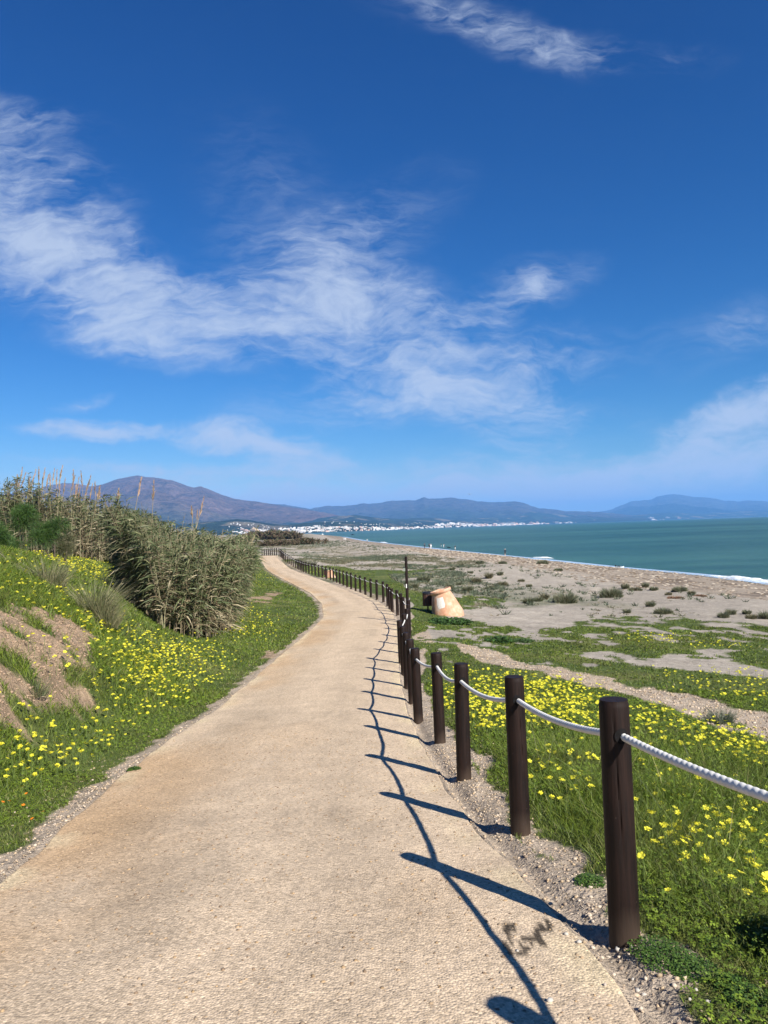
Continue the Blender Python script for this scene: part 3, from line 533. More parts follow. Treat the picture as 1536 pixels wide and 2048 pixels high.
# ------------------------------------------------------------------ fence
M_post = bpy.data.materials.new('post_wood'); M_post.use_nodes = True; t = M_post.node_tree; b = t.nodes['Principled BSDF']; b.inputs['Roughness'].default_value = .6; b.inputs['Specular IOR Level'].default_value = .22
tcn = nn(t, 'ShaderNodeTexCoord'); mp = nn(t, 'ShaderNodeMapping'); lk(t, tcn.outputs['Object'], mp.inputs[0]); mp.inputs['Scale'].default_value = (1, 1, .06)
g1 = tn(t, 55., 5., .65, mp.outputs[0]); mp2 = nn(t, 'ShaderNodeMapping'); lk(t, tcn.outputs['Object'], mp2.inputs[0]); mp2.inputs['Scale'].default_value = (1, 1, .35); g2 = tn(t, 9., 4., .6, mp2.outputs[0])
cr = nn(t, 'ShaderNodeValToRGB'); e = cr.color_ramp.elements; e[0].position = .34; e[0].color = (.004, .0025, .002, 1); e[1].position = .68; e[1].color = (.022, .0105, .0075, 1); lk(t, mth(t, 'ADD', mth(t, 'MULTIPLY', g1, .6), mth(t, 'MULTIPLY', g2, .4)), cr.inputs[0])
tn2 = tn(t, 30., 3.); gt = mth(t, 'MULTIPLY', mth(t, 'GREATER_THAN', tn2, .73), .5); mx_ = nn(t, 'ShaderNodeMix', data_type='RGBA'); lk(t, gt, mx_.inputs[0]); lk(t, cr.outputs[0], mx_.inputs[6]); mx_.inputs[7].default_value = (.07, .045, .03, 1)
sz = nn(t, 'ShaderNodeSeparateXYZ'); lk(t, tcn.outputs['Object'], sz.inputs[0]); ft = nn(t, 'ShaderNodeMapRange'); lk(t, mth(t, 'ADD', sz.outputs[2], mth(t, 'MULTIPLY_ADD', g2, .25, -.12)), ft.inputs[0]); ft.inputs['From Min'].default_value = .16; ft.inputs['From Max'].default_value = .0; ft.inputs['To Min'].default_value = 0; ft.inputs['To Max'].default_value = .45
mx3_ = nn(t, 'ShaderNodeMix', data_type='RGBA'); lk(t, ft.outputs[0], mx3_.inputs[0]); lk(t, mx_.outputs[2], mx3_.inputs[6]); mx3_.inputs[7].default_value = (.10, .07, .05, 1)
lk(t, mx3_.outputs[2], b.inputs['Base Color']); bp = nn(t, 'ShaderNodeBump', i_Strength=.8, i_Distance=.004); lk(t, g1, bp.inputs['Height']); lk(t, bp.outputs[0], b.inputs['Normal'])
PH = 1.06; PR = .066
M_hole = mat('drilled_hole', (.004, .003, .003), .9)
def post_mesh(seed, crack=0.):
    rs = np.random.default_rng(seed); ns = 64; zs = np.concatenate([[-.3, -.02], np.linspace(.02, PH-.03, 24), [PH-.018, PH-.006, PH, PH]]); V = []
    q = np.arange(ns)*2*math.pi/ns; prof = []
    for i, z in enumerate(zs):
        r = PR*(1.02-.03*z)*(1+.010*np.sin(3*q+seed+z)+.006*np.sin(7*q+2*seed+3*z))
        if z > PH-.012: r = r*.93
        elif z > PH-.02: r = r*.985
        if i == len(zs)-1: r = r*.0
        if .0 < z < PH-.05:   # drying cracks
            for (qc, z0, z1, dp) in ((1.2+seed*.7, .35, 1.0, .10), (4.2+seed, .1, .7, .08), (5.3-seed*.4+crack, .45, .98, .12)):
                dq = np.angle(np.exp(1j*(q-qc-.12*np.sin(z*5)))); r = r*(1-dp*np.exp(-(dq/.05)**2)*(z0 < z < z1))
        V.append(np.stack([r*np.cos(q), r*np.sin(q), np.full(ns, z if i < len(zs)-1 else PH-.0005)], -1))
    V = np.concatenate(V); i = np.arange(len(zs)-1)[:, None]; k = np.arange(ns)[None]; k2 = (k+1) % ns
    me = mesh('fence_post', V, np.stack([i*ns+k, i*ns+k2, (i+1)*ns+k2, (i+1)*ns+k], -1).reshape(-1, 4), None, True, [M_post], link=False)
    try: me.set_sharp_from_angle(angle=math.radians(38))
    except Exception: pass
    return me
PM = [post_mesh(k) for k in range(5)]
PT = np.array([(-.3,1.5),(1.59,1.30),(3.45,1.0),(5.25,.85),(7.1,.65),(9.15,.57),(10.85,.385),(12.8,.365),(14.5,.33),(16.4,.31),(18.2,.29),(20.1,.44),(22.,.56),(24.,.65),(26.,.71),(27.9,.575),(30,.545),(32.4,.43),(34,.22),(35.4,.12),(37.2,.03),(39.3,-.18),(61.2,-4.38),(75,-7.9),(84,-9.7),(95,-12.4),(103,-14.1),(108,-15.7),(114,-17.5),(122,-20.3)])
posts = [(x, y) for y, x in PT[:22]]
# walk the rest at even spacing
dense = np.stack([np.interp(np.linspace(39.3, 118, 4000), PT[:, 0], PT[:, 1]), np.linspace(39.3, 118, 4000)], -1); al = np.concatenate([[0], np.cumsum(np.linalg.norm(np.diff(dense, axis=0), axis=1))])
for s in np.arange(1.88, al[-1], 1.88): posts.append((np.interp(s, al, dense[:, 0]), np.interp(s, al, dense[:, 1])))
posts = np.array(posts); pzs = G(posts[:, 0], posts[:, 1]); ORD = ['nearest','second','third','fourth','fifth','sixth','seventh','eighth','ninth','tenth','eleventh','twelfth','thirteenth','fourteenth','fifteenth','sixteenth','seventeenth','eighteenth','nineteenth','twentieth']
far_first = None
tops = []; post_objs = []
for i, ((x, y), z) in enumerate(zip(posts, pzs)):
    o = bpy.data.objects.new('fence_post', PM[i % 5]); S.collection.objects.link(o); lean = (rng.normal()*.008, rng.normal()*.008); o.location = (x, y, z-.005+(.05 if i == 1 else 0)); rz = rng.uniform(0, 6.28)
    if i == 2: rz = 1.9
    o.rotation_euler = (lean[0], lean[1], rz); tops.append((x+lean[1]*.9, y-lean[0]*.9, z-.005+PH-.155))
    post_objs.append(o)
    if i == 0: lb = 'dark brown wooden fence post beside the path behind the viewer'
    elif i == 1: lb = 'dark post beyond the right edge whose rounded shadow tip lies at the path bottom'
    elif i-2 < len(ORD): lb = f'dark brown round wooden rope fence post, {ORD[i-2]} counting from the viewer'
    elif y < 62: lb = 'small dark post in the middle stretch of the rope fence'
    elif y < 96: lb = 'tiny dark post in the far stretch of the rope fence'
    else: lb = 'tiny dark post where the rope fence tops the rise and turns left'
    tag(o, lb, 'fence post', 'posts of the rope fence')
def rope_hole(i, j):
    o = post_objs[i]; d = np.array(tops[j])-np.array(tops[i]); a0 = math.atan2(d[1], d[0]); q = np.linspace(0, 2*math.pi, 20, endpoint=False); V = [(0, 0)]+[(.031*math.cos(k), .031*math.sin(k)*1.1) for k in q]
    P = []
    for (s_, h_) in V:
        a = a0+s_/PR-o.rotation_euler.z; P.append((PR*1.022*math.cos(a), PR*1.022*math.sin(a), PH-.155+h_+d[2]/np.linalg.norm(d)*PR))
    me = mesh('rope_hole', np.array(P), [np.array([[0, 1+k, 1+(k+1) % 20] for k in range(20)])], None, False, [M_hole], parent=o); return me
for i in range(1, 9): rope_hole(i, i+1); rope_hole(i, i-1)
# rope threaded through the posts
M_rope = mat('rope', (.66, .64, .59), .75, nscale=14., namt=.16, bump=.001, bscale=300.)
def rope():
    parts = []; RR = .0168
    for i in range(len(tops)-1):
        A = np.array(tops[i]); B = np.array(tops[i+1]); L = np.linalg.norm(B-A); near = A[1] < 16
        n = int(L/.0045) if A[1] < 6 else (int(L/.008) if near else 14); ns = 20 if near else 6; tt = np.linspace(0, 1, n); sag = (.055 if i > 1 else .03)*L/1.8*(1+.2*math.sin(i*2.3))
        c = A+(B-A)*tt[:, None]; c[:, 2] -= sag*4*tt*(1-tt)
        if near:
            tg = nrm(np.gradient(c, axis=0)); a = nrm(np.cross(tg, [0, 0, 1.])); bb = np.cross(a, tg); q = np.arange(ns)*2*math.pi/ns; ph = tt*L/.036*2*math.pi/2
            r = RR*(1-.13*np.abs(np.cos((q[None]*1.0+ph[:, None])*1.0))**5*1.0-.0)
            r = RR*(.87+.17*np.abs(np.sin((q[None]*2+ph[:, None]*2)/2))**.7)
            V = (c[:, None]+(a[:, None]*np.cos(q)[None, :, None]+bb[:, None]*np.sin(q)[None, :, None])*r[..., None]).reshape(-1, 3)
            ii = np.arange(n-1)[:, None]; k = np.arange(ns)[None]; k2 = (k+1) % ns; parts.append((V, [np.stack([ii*ns+k, ii*ns+k2, (ii+1)*ns+k2, (ii+1)*ns+k], -1).reshape(-1, 4)]))
        else: parts.append(tube(c, RR, ns, False))
    V, F, _ = merge(parts); return mesh('rope', V, F, None, True, [M_rope])
tag(rope(), 'thick white twisted rope threaded through the brown fence posts', 'rope')
#@@PART2
# ------------------------------------------------------------------ grass
def shade(base, n, lo=.7, hi=1.3):
    return np.array(base)[None]*rng.uniform(lo, hi, (n, 1))*(1+rng.normal(0, .06, (n, 3)))
GC = np.array([[.165, .230, .022], [.118, .180, .020], [.225, .275, .042], [.060, .110, .018], [.28, .265, .095]])
def pickcol(n, p=(.35, .3, .17, .13, .05), tint=1.):
    return GC[rng.choice(5, n, p=p)]*rng.uniform(.5, 1.1, (n, 1))*tint
def sample_ground(n, y0, y1, wide=.60):
    y = y0+(y1-y0)*np.sqrt(rng.random(n)*(1-(y0/y1)**2)+(y0/y1)**2) if False else np.sqrt(rng.uniform(y0*y0, y1*y1, n)); x = rng.uniform(-1, 1, n)*(y*wide+1.0); return x, y
gp = []; cov = []
for (y0, y1, dens) in [(1.15, 4, 6500), (4, 8, 4200), (8, 15, 1500), (15, 30, 300), (30, 60, 70), (60, 110, 16)]:
    ar = .60*(y1*y1-y0*y0)+2*(y1-y0); n = int(ar*dens); x, y = sample_ground(n, y0, y1); sr, slf = sdist(x, y); k = np.maximum(sr, slf) > .10; x, y = x[k], y[k]
    if y0 > 25: k = (x < -1) | (x > 0); x, y = x[k], y[k]
    z = G(x, y); g, gv, so, D, far = zones(x, y, z); sr, slf = sdist(x, y)
    keep = (g > .5) | ((rng.random(len(x)) < .035) & ((gv) | so)) ; x, y, z, g, sr, slf = x[keep], y[keep], z[keep], g[keep], sr[keep], slf[keep]; so = so[keep]
    n = len(x); left = slf > 0; dd = np.where(left, slf, sr); cl = fbm(x*1.6, y*1.6, 3, 91); cl2 = fbm(x*.5, y*.5, 3, 92)
    h = np.where(left, .035+.13*sst(dd, .4, 1.7)*sst(22-y, 0, 10)+.03*sst(y, 12, 20), .035+.19*sst(dd, .25, 1.1)*sst(12-y, 0, 5)+.015*sst(y, 12, 20))*(.5+1.0*cl)*rng.uniform(.5, 1.4, n)
    h = np.where(g > .5, h, h*.5+.01); h = np.where(rng.random(n) < .03, h*1.9, h)
    dist = np.hypot(x, y); w = np.maximum(.0035, .00075*dist)*rng.uniform(.7, 1.5, n)
    az = rng.uniform(0, 2*math.pi, n)+.0; ln = rng.uniform(.1, .6, n); D_ = nrm(np.stack([np.cos(az)*ln, np.sin(az)*ln, np.ones(n)], -1)); B_ = np.stack([np.cos(az), np.sin(az), -np.ones(n)*.6], -1)*(rng.uniform(.05, .6, n))[:, None]
    prof = (1, .85, .5, 0) if y1 <= 8 else ((1, .7, 0) if y1 <= 15 else (1, 0))
    if y1 > 15: w = w*1.6
    V, F, k = blades(np.stack([x, y, z-.004], -1), D_, B_, h, w, prof)
    c = pickcol(n); dry = sst(fbm(x*2.2, y*2.2, 3, 93), .55, .75)*.6+.35*(dd < .5); c = c+(np.array([.15, .135, .06])-c)*(dry*rng.random(n))[:, None]
    c = c*(np.where(left, 1.0, .92)*(.8+.4*cl2))[:, None]; c = np.where((g > .5)[:, None], c, np.array([.24, .19, .11])*rng.uniform(.5, 1.2, (n, 1)))
    gp.append((V, F, np.repeat(c, k, 0)))
    # low clover leaves
    if y1 <= 15:
        m_ = np.flatnonzero((g > .5) & (rng.random(n) < (.26 if y1 <= 8 else .22)) & (fbm(x*1.1+30, y*1.1, 3, 94) > .40)); q = len(m_)
        if q:
            cx, cy, cz = x[m_], y[m_], z[m_]; hh = h[m_]*rng.uniform(.35, .95, q)+.008; s = np.maximum(.008, .0011*cy)*rng.uniform(.7, 1.3, q); tl = rng.normal(0, .35, (q, 2)); a0 = rng.uniform(0, 6.28, q); c3 = GC[rng.choice(2, q)]*rng.uniform(.75, 1.35, (q, 1))
            for j in range(3):
                a1 = a0+j*2.094; dx, dy = np.cos(a1), np.sin(a1); ctr = np.stack([cx, cy, cz+hh], -1); dv = np.stack([dx, dy, tl[:, 0]*dx+tl[:, 1]*dy-.15], -1); sv = np.stack([-dy, dx, -tl[:, 0]*dy+tl[:, 1]*dx], -1); S_ = s[:, None]
                Vq = np.stack([ctr, ctr+dv*S_*1.0-sv*S_*.62, ctr+dv*S_*1.45, ctr+dv*S_*1.0+sv*S_*.62], 1).reshape(-1, 3)
                cov.append((Vq, [(np.arange(q)*4)[:, None]+np.arange(4)], np.repeat(c3, 4, 0)))
V, F, C = merge(gp); tag(mesh('grass', V, F, C, False, [M_fol]), 'green grass growing on both sides of the path', kind='stuff')
V, F, C = merge(cov); tag(mesh('clover', V, F, C, False, [M_fol]), 'low clover leaves among the grass', kind='stuff')

# rough straw litter on the bare soil of the bank
x, y = sample_ground(90000, 4, 19); k = x < -2; x, y = x[k], y[k]; z = G(x, y); g, gv, so, D, far = zones(x, y, z); k = so & (g < .5); x, y, z = x[k], y[k], z[k]; n = len(x)
az = rng.uniform(0, 6.28, n); D_ = nrm(np.stack([np.cos(az), np.sin(az), rng.uniform(0, .5, n)], -1)); V, F, k = blades(np.stack([x, y, z+.003], -1), D_, np.stack([0*x, 0*x, -.3+0*x], -1), rng.uniform(.02, .09, n), rng.uniform(.004, .010, n), (1, .8, .4))
c = shade((.34, .26, .16), n, .5, 1.3); tag(mesh('dry_litter', V, F, np.repeat(c, k, 0), False, [M_dry]), 'dry straw litter on the bare bank', kind='stuff')

# ------------------------------------------------------------------ stones
def stone_mesh(seed):
    r = np.random.default_rng(seed); V = []; F = []
    t_ = (1+5**.5)/2; ic = nrm(np.array([[-1,t_,0],[1,t_,0],[-1,-t_,0],[1,-t_,0],[0,-1,t_],[0,1,t_],[0,-1,-t_],[0,1,-t_],[t_,0,-1],[t_,0,1],[-t_,0,-1],[-t_,0,1]], float))
    f = np.array([[0,11,5],[0,5,1],[0,1,7],[0,7,10],[0,10,11],[1,5,9],[5,11,4],[11,10,2],[10,7,6],[7,1,8],[3,9,4],[3,4,2],[3,2,6],[3,6,8],[3,8,9],[4,9,5],[2,4,11],[6,2,10],[8,6,7],[9,8,1]])
    return ic*(1+r.normal(0, .13, (12, 1)))*np.array([1, r.uniform(.65, .95), r.uniform(.45, .7)]), f
SM = [stone_mesh(k) for k in range(8)]
def scatter_stones(n, y0, y1, sel, smin, smax, zfun, name, label):
    x, y = sample_ground(n, y0, y1); k = sel(x, y); x, y = x[k], y[k]; z = zfun(x, y); parts = []
    s = smin*(smax/smin)**(rng.random(len(x))**2.6); ty = rng.integers(0, 8, len(x)); a = rng.uniform(0, 6.28, len(x)); base = np.array([[.42, .33, .235], [.46, .38, .29], [.31, .235, .17], [.44, .33, .21]])
    for j in range(8):
        m_ = ty == j; q = m_.sum()
        if not q: continue
        V0, F0 = SM[j]; ca, sa = np.cos(a[m_])[:, None], np.sin(a[m_])[:, None]; V = np.stack([V0[None, :, 0]*ca-V0[None, :, 1]*sa, V0[None, :, 0]*sa+V0[None, :, 1]*ca, np.broadcast_to(V0[None, :, 2], (q, 12))], -1)*s[m_][:, None, None]+np.stack([x[m_], y[m_], z[m_]+.15*s[m_]], -1)[:, None]
        c = base[rng.integers(0, 4, q)]*rng.uniform(.7, 1.2, (q, 1))*(np.array([.74, .68, .60]) if name == 'grit' else 1); parts.append((V.reshape(-1, 3), [((np.arange(q)*12)[:, None, None]+F0[None]).reshape(-1, 3)], np.repeat(c, 12, 0)))
    V, F, C = merge(parts); return tag(mesh(name, V, F, C, True, [M_stone]), label, kind='stuff')
def on_shoulder(x, y):
    sr, slf = sdist(x, y); m_ = ((sr > -.02) & (sr < 1.0)) | ((slf > -.02) & (slf < .6)); k = np.flatnonzero(m_); g = zones(x[k], y[k])[0]; out = np.zeros(len(x), bool); out[k] = (g < .5) | (rng.random(len(k)) < .1); return out
scatter_stones(150000, 1.15, 9, on_shoulder, .0018, .015, G, 'gravel', 'small loose gravel along both edges of the path')
scatter_stones(90000, 9, 30, lambda x, y: on_shoulder(x, y), .006, .02, G, 'gravel', 'loose gravel along the edges of the path further on')
def zpath(x, y):
    s = np.clip((x-xl(y))/(xr(y)-xl(y)), 0, 1); return pz(y)+.035*np.sin(np.pi*s)+.012+.018*(fbm(x*2, y*2, 3, 63)-.5)+.010*(fbm(x*14, y*14, 3, 64)-.5)
def on_path(x, y): sr, slf = sdist(x, y); return np.maximum(sr, slf) < -.04
scatter_stones(42000, 1.15, 10, on_path, .0028, .012, lambda x, y: zpath(x, y)-.002, 'grit', 'grit and tiny pebbles lying on the path')
def on_trail(x, y):
    z = G(x, y); g, gv, so, D, far = zones(x, y, z); sr, _ = sdist(x, y); return gv & (sr > .9)
scatter_stones(70000, 6, 24, on_trail, .010, .03, G, 'gravel', 'loose gravel on the side trail across the grass')
STN = [(1158,1885,.014,'grey stone at the foot of the nearest visible fence post on its left'),(1235,1900,.016,'pale grey stone just in front of the nearest visible fence post'),(1262,1893,.013,'small grey stone below the right side of the nearest visible post'),(1217,1917,.013,'round tan pebble at the path edge, upper of a touching pair'),(1222,1928,.011,'darker tan pebble at the path edge, lower of a touching pair'),
       (1275,1983,.014,'pale pebble at the path edge near the bottom right'),(1288,1992,.013,'brown pebble beside the pale one at the path edge near the bottom right'),(1266,1960,.010,'white chip of stone between path edge and creeping grass'),(1392,1981,.010,'white stone at the tip of the creeping grass patch'),(1415,2005,.012,'larger white stone right of the grass patch tip'),(1379,2000,.009,'round white stone below the grass patch tip'),
       (1035,1907,.009,'small white pebble lying on the dark spill stain'),(1132,1870,.013,'pale pebble on the path left of the nearest visible post'),(1100,2010,.015,'flat pale stone bedded in the path near the bottom edge'),(1210,1975,.010,'little brown pebble on the right edge of the path')]
sm0 = [mesh('pebble', SM[k][0], [SM[k][1]], np.array([[.50, .43, .34], [.42, .39, .34], [.40, .33, .27]][k % 3]), True, [M_stone], link=False) for k in range(6)]
P = ground_hit([s[0] for s in STN], [s[1] for s in STN], 1.2, 30)
for i, (s, p) in enumerate(zip(STN, P)):
    me = sm0[(1 if 'white' in s[3] or 'pale' in s[3] or 'grey' in s[3] else (0 if 'tan' in s[3] else 2))+3*(i % 2)]; o = bpy.data.objects.new('pebble', me); S.collection.objects.link(o)
    sr, slf = sdist(p[0], p[1]); zz = float(zpath(p[0], p[1])) if max(sr, slf) < 0 else p[2]
    o.location = (p[0], p[1], zz+s[2]*.3); o.scale = (s[2],)*3; o.rotation_euler.z = i; tag(o, s[3], 'pebble', 'loose pebbles along the path edge')

def on_soil(x, y):
    k = np.flatnonzero((x < xl(y)-1.2) & (y < 18)); out = np.zeros(len(x), bool); z = G(x[k], y[k]); zz_ = zones(x[k], y[k], z); out[k] = zz_[2] & (zz_[0] < .5); return out
_sb = M_stone; M_stone = mat('earth_clod', (.30, .21, .14), .95, nscale=40., namt=.35)
scatter_stones(160000, 4.2, 17, on_soil, .005, .030, lambda x, y: G(x, y)-.004, 'soil_clods', 'crumbled earth clods on the bare patch of the bank'); M_stone = _sb
# ------------------------------------------------------------------ flowers
YEL = np.array([.88, .82, .07])
def flower_mesh(seed, pet=True):
    r = np.random.default_rng(seed); parts = []; nh = 1+seed % 3
    for h in range(nh):
        ctr = np.array([r.normal(0, .011)*(nh > 1), r.normal(0, .011)*(nh > 1), r.uniform(-.008, .008)*(nh > 1)]); tx, ty = r.normal(0, .35), r.normal(-.25, .3); s = .0165*r.uniform(.8, 1.15); up = nrm(np.array([tx, ty, 1.])); a = nrm(np.cross(up, [0, 1, .1])); b_ = np.cross(up, a)
        for k in range(5):
            q = k*1.2566+r.uniform(-.1, .1); d = a*math.cos(q)+b_*math.sin(q); sv = np.cross(up, d); V = np.stack([ctr, ctr+d*s*.75-sv*s*.42+up*s*.35, ctr+d*s*1.15-sv*s*.3+up*s*.38, ctr+d*s*1.15+sv*s*.3+up*s*.38, ctr+d*s*.75+sv*s*.42+up*s*.35])
            parts.append((V, [np.array([[0, 1, 2, 3, 4]])], YEL*r.uniform(.85, 1.08)))
    return merge(parts)
FM = [flower_mesh(k) for k in range(6)]
FL = []   # sampled image regions on the ground: polygon, number, clump size
FR = [([(0,1110),(120,1150),(250,1240),(330,1290),(480,1290),(430,1360),(380,1400),(300,1440),(250,1420),(200,1400),(195,1300),(120,1230),(0,1200)],460,2,'L'),([(300,1290),(400,1280),(420,1325),(350,1380),(250,1370),(240,1320)],230,3,'L'),([(85,1112),(160,1105),(215,1118),(235,1150),(215,1165),(150,1150),(100,1130)],520,3,'L'),
      ([(0,1405),(60,1485),(150,1445),(290,1430),(300,1480),(180,1540),(90,1560),(0,1560)],95,3,'L'),([(430,1245),(480,1215),(545,1235),(560,1262),(500,1280),(440,1285)],150,3,'L'),([(455,1125),(525,1118),(540,1145),(562,1164),(500,1170),(455,1175)],340,4,'L'),([(0,1575),(90,1590),(150,1540),(60,1600)],10,2,'L'),([(60,1250),(150,1290),(190,1400),(100,1400),(20,1330)],18,2,'L'),([(440,1205),(480,1200),(500,1225),(450,1240)],40,2,'L'),
      ([(925,1345),(1190,1375),(1190,1480),(1060,1460),(950,1480),(905,1440),(880,1380)],1050,4,'R'),([(1260,1425),(1400,1445),(1536,1500),(1640,1540),(1640,1600),(1536,1560),(1400,1530),(1270,1480)],330,3,'R'),([(1270,1500),(1536,1560),(1640,1600),(1640,1880),(1536,1850),(1450,1800),(1330,1750),(1275,1650)],210,2,'R'),
      ([(1060,1480),(1190,1490),(1200,1600),(1080,1640)],60,2,'R'),([(1272,1276),(1350,1273),(1358,1292),(1275,1294)],90,4,'R'),([(1400,1290),(1465,1287),(1470,1298),(1400,1299)],40,3,'R'),([(1330,1350),(1536,1345),(1650,1360),(1650,1420),(1536,1410),(1420,1400),(1340,1375)],200,3,'R'),([(600,1130),(690,1150),(692,1166),(600,1143)],160,4,'R'),([(822,1152),(850,1150),(845,1162)],25,3,'R'),([(1285,1790),(1330,1800),(1310,1860),(1290,1850)],3,1,'R')]
for poly, n, cl, side in FR:
    n = int(n*(1.5 if side == 'L' else 1.2))
    pa = np.array(poly, float); x0, y0 = pa.min(0); x1, y1 = pa.max(0); nc = max(1, n//cl); qx = rng.uniform(x0, x1, nc*6); qy = rng.uniform(y0, y1, nc*6); k = inpoly(qx, qy, poly); qx, qy = qx[k][:nc], qy[k][:nc]
    if not len(qx): continue
    P = ground_hit(qx, qy, 1.2, 300)
    for p in P:
        m_ = rng.integers(1, 2*cl); sp = .03+.012*p[1]; FL += [(p[0]+rng.normal()*sp, p[1]+rng.normal()*sp*1.5, side) for _ in range(m_)]
fx = np.array([f[0] for f in FL]); fy = np.array([f[1] for f in FL]); sr, slf = sdist(fx, fy); k = (np.maximum(sr, slf) > .45) & (fy > 1.8); fx, fy = fx[k], fy[k]; fs = np.array([f[2] for f in FL])[k]; sr, slf = sr[k], slf[k]
o = np.argsort(fy); fx, fy, fs, slf, sr = fx[o], fy[o], fs[o], slf[o], sr[o]; fz = G(fx, fy); fh = np.where(fs == 'L', rng.uniform(.10, .24, len(fx)), rng.uniform(.09, .22, len(fx)))*np.where(fy > 12, .8, 1); n = len(fx)
nl = nr_ = 0; bulk = []; ST = []
fmesh = []
for k in range(6):
    V, F, C = FM[k]; fmesh.append(mesh('flower_head', V, F, C, False, [M_petal], link=False))
def stem_geo(h, sd):
    r = np.random.default_rng(sd); n_s = 3; P0 = np.stack([r.normal(0, .008, n_s), r.normal(0, .008, n_s), np.zeros(n_s)], -1); D = nrm(np.array([[0, 0, h]])-P0+r.normal(0, .004, (n_s, 3)))
    V, F, kk = blades(P0, D, np.zeros((n_s, 3)), h, .0028, (1, .9, .7)); return V, F
smesh = []
for k in range(4):
    V, F = stem_geo(.16, k); smesh.append(mesh('stem', V, F, np.array([.16, .22, .06]), False, [M_fol], link=False))
for i in range(n):
    side = fs[i]; near = (side == 'L' and nl < 130) or (side == 'R' and nr_ < 160)
    if near:
        if side == 'L': nl += 1
        else: nr_ += 1
        e = empty('yellow_flower', (fx[i], fy[i], fz[i]), rng.uniform(0, 6.28)); tag(e, 'small yellow flower on the grassy bank left of the path' if side == 'L' else 'small yellow flower in the meadow right of the rope fence', 'flower', 'yellow flowers nearest on the left bank' if side == 'L' else 'yellow flowers nearest in the right meadow')
        a = bpy.data.objects.new('flower_head', fmesh[i % 6]); S.collection.objects.link(a); a.parent = e; a.location = (0, 0, fh[i]); s = rng.uniform(.9, 1.3); a.scale = (s, s, s)
        b_ = bpy.data.objects.new('stem', smesh[i % 4]); S.collection.objects.link(b_); b_.parent = e; b_.scale = (1, 1, fh[i]/.16)
    else: ST.append(i)
ST = np.array(ST); parts = []
for k in range(6):
    m_ = ST[ST % 6 == k]; V0, F0, C0 = FM[k]; q = len(m_); a = rng.uniform(0, 6.28, q); ca, sa = np.cos(a)[:, None], np.sin(a)[:, None]; s = rng.uniform(.8, 1.15, q)*(1.0+.016*np.minimum(fy[m_], 30))
    V = np.stack([V0[None, :, 0]*ca-V0[None, :, 1]*sa, V0[None, :, 0]*sa+V0[None, :, 1]*ca, np.broadcast_to(V0[None, :, 2], (q, len(V0)))], -1)*s[:, None, None]+np.stack([fx[m_], fy[m_], fz[m_]+fh[m_]], -1)[:, None]
    parts.append((V.reshape(-1, 3), [((np.arange(q)*len(V0))[:, None, None]+f[None]).reshape(-1, f.shape[1]) for f in F0], np.tile(C0, (q, 1))))
V, F, C = merge(parts); tag(mesh('yellow_flowers', V, F, C, False, [M_petal]), 'countless yellow flowers carpeting the grass further off', kind='stuff')
P = np.stack([fx[ST], fy[ST], fz[ST]], -1); q = len(ST); D_ = nrm(rng.normal(0, .12, (q, 3))+np.array([0, 0, 1])); V, F, kk = blades(P, D_, np.zeros((q, 3)), fh[ST]*1.05, np.maximum(.003, .0004*fy[ST]), (1, .8, .5)); tag(mesh('flower_stems', V, F, np.array([.14, .20, .05]), False, [M_fol]), 'thin green stems under the yellow flowers', kind='stuff')
M_or = mat('orange_petal', (.85, .25, .02), .5, transl=.3)
OR = [(53,1594),(47,1618),(6,1612),(18,1610),(98,1589),(87,1632),(65,1647)]
P = ground_hit([a[0] for a in OR], [a[1]+12 for a in OR], 1.2, 40); V0, F0, C0 = FM[3]; ome = mesh('flower_head', V0, F0, None, False, [M_or], link=False)
OL = ['topmost orange flower, low on the left verge by a yellow cluster','orange flower in the middle of the left verge grass','orange flower at the very left edge','orange flower second from the left edge','orange flower furthest right, beside the upper gravel strip','orange flower near the gravel strip under a yellow cluster','lowest orange flower, closest to the gravel strip']
for i, p in enumerate(P):
    e = empty('orange_flower', tuple(p), i); tag(e, OL[i], 'flower', 'orange flowers on the left verge'); a = bpy.data.objects.new('flower_head', ome); S.collection.objects.link(a); a.parent = e; a.location = (0, 0, .08); a.scale = (.8,)*3
    b_ = bpy.data.objects.new('stem', smesh[i % 4]); S.collection.objects.link(b_); b_.parent = e; b_.scale = (1, 1, .5)

# ------------------------------------------------------------------ cane thickets
M_cane = mat('cane', attr=True, rough=.6, spec=.3)
def sample_poly(poly, n):
    pa = np.array(poly, float); x0, y0 = pa.min(0); x1, y1 = pa.max(0); out = np.zeros((0, 2))
    while len(out) < n:
        q = np.stack([rng.uniform(x0, x1, n*3), rng.uniform(y0, y1, n*3)], -1); out = np.concatenate([out, q[inpoly(q[:, 0], q[:, 1], poly)]])
    return out[:n]
def edge_sample(poly, n, inward):
    pa = np.array(poly, float); nx = np.roll(pa, -1, 0); L = np.linalg.norm(nx-pa, axis=1); k = rng.choice(len(pa), n, p=L/L.sum()); t_ = rng.random(n)[:, None]; c = pa.mean(0); q = pa[k]+(nx[k]-pa[k])*t_; return q+nrm(c-q)*rng.uniform(0, inward, n)[:, None]
LG = np.array([[.135, .155, .07], [.085, .11, .045], [.20, .20, .10], [.28, .235, .14], [.44, .37, .24], [.14, .105, .06]])
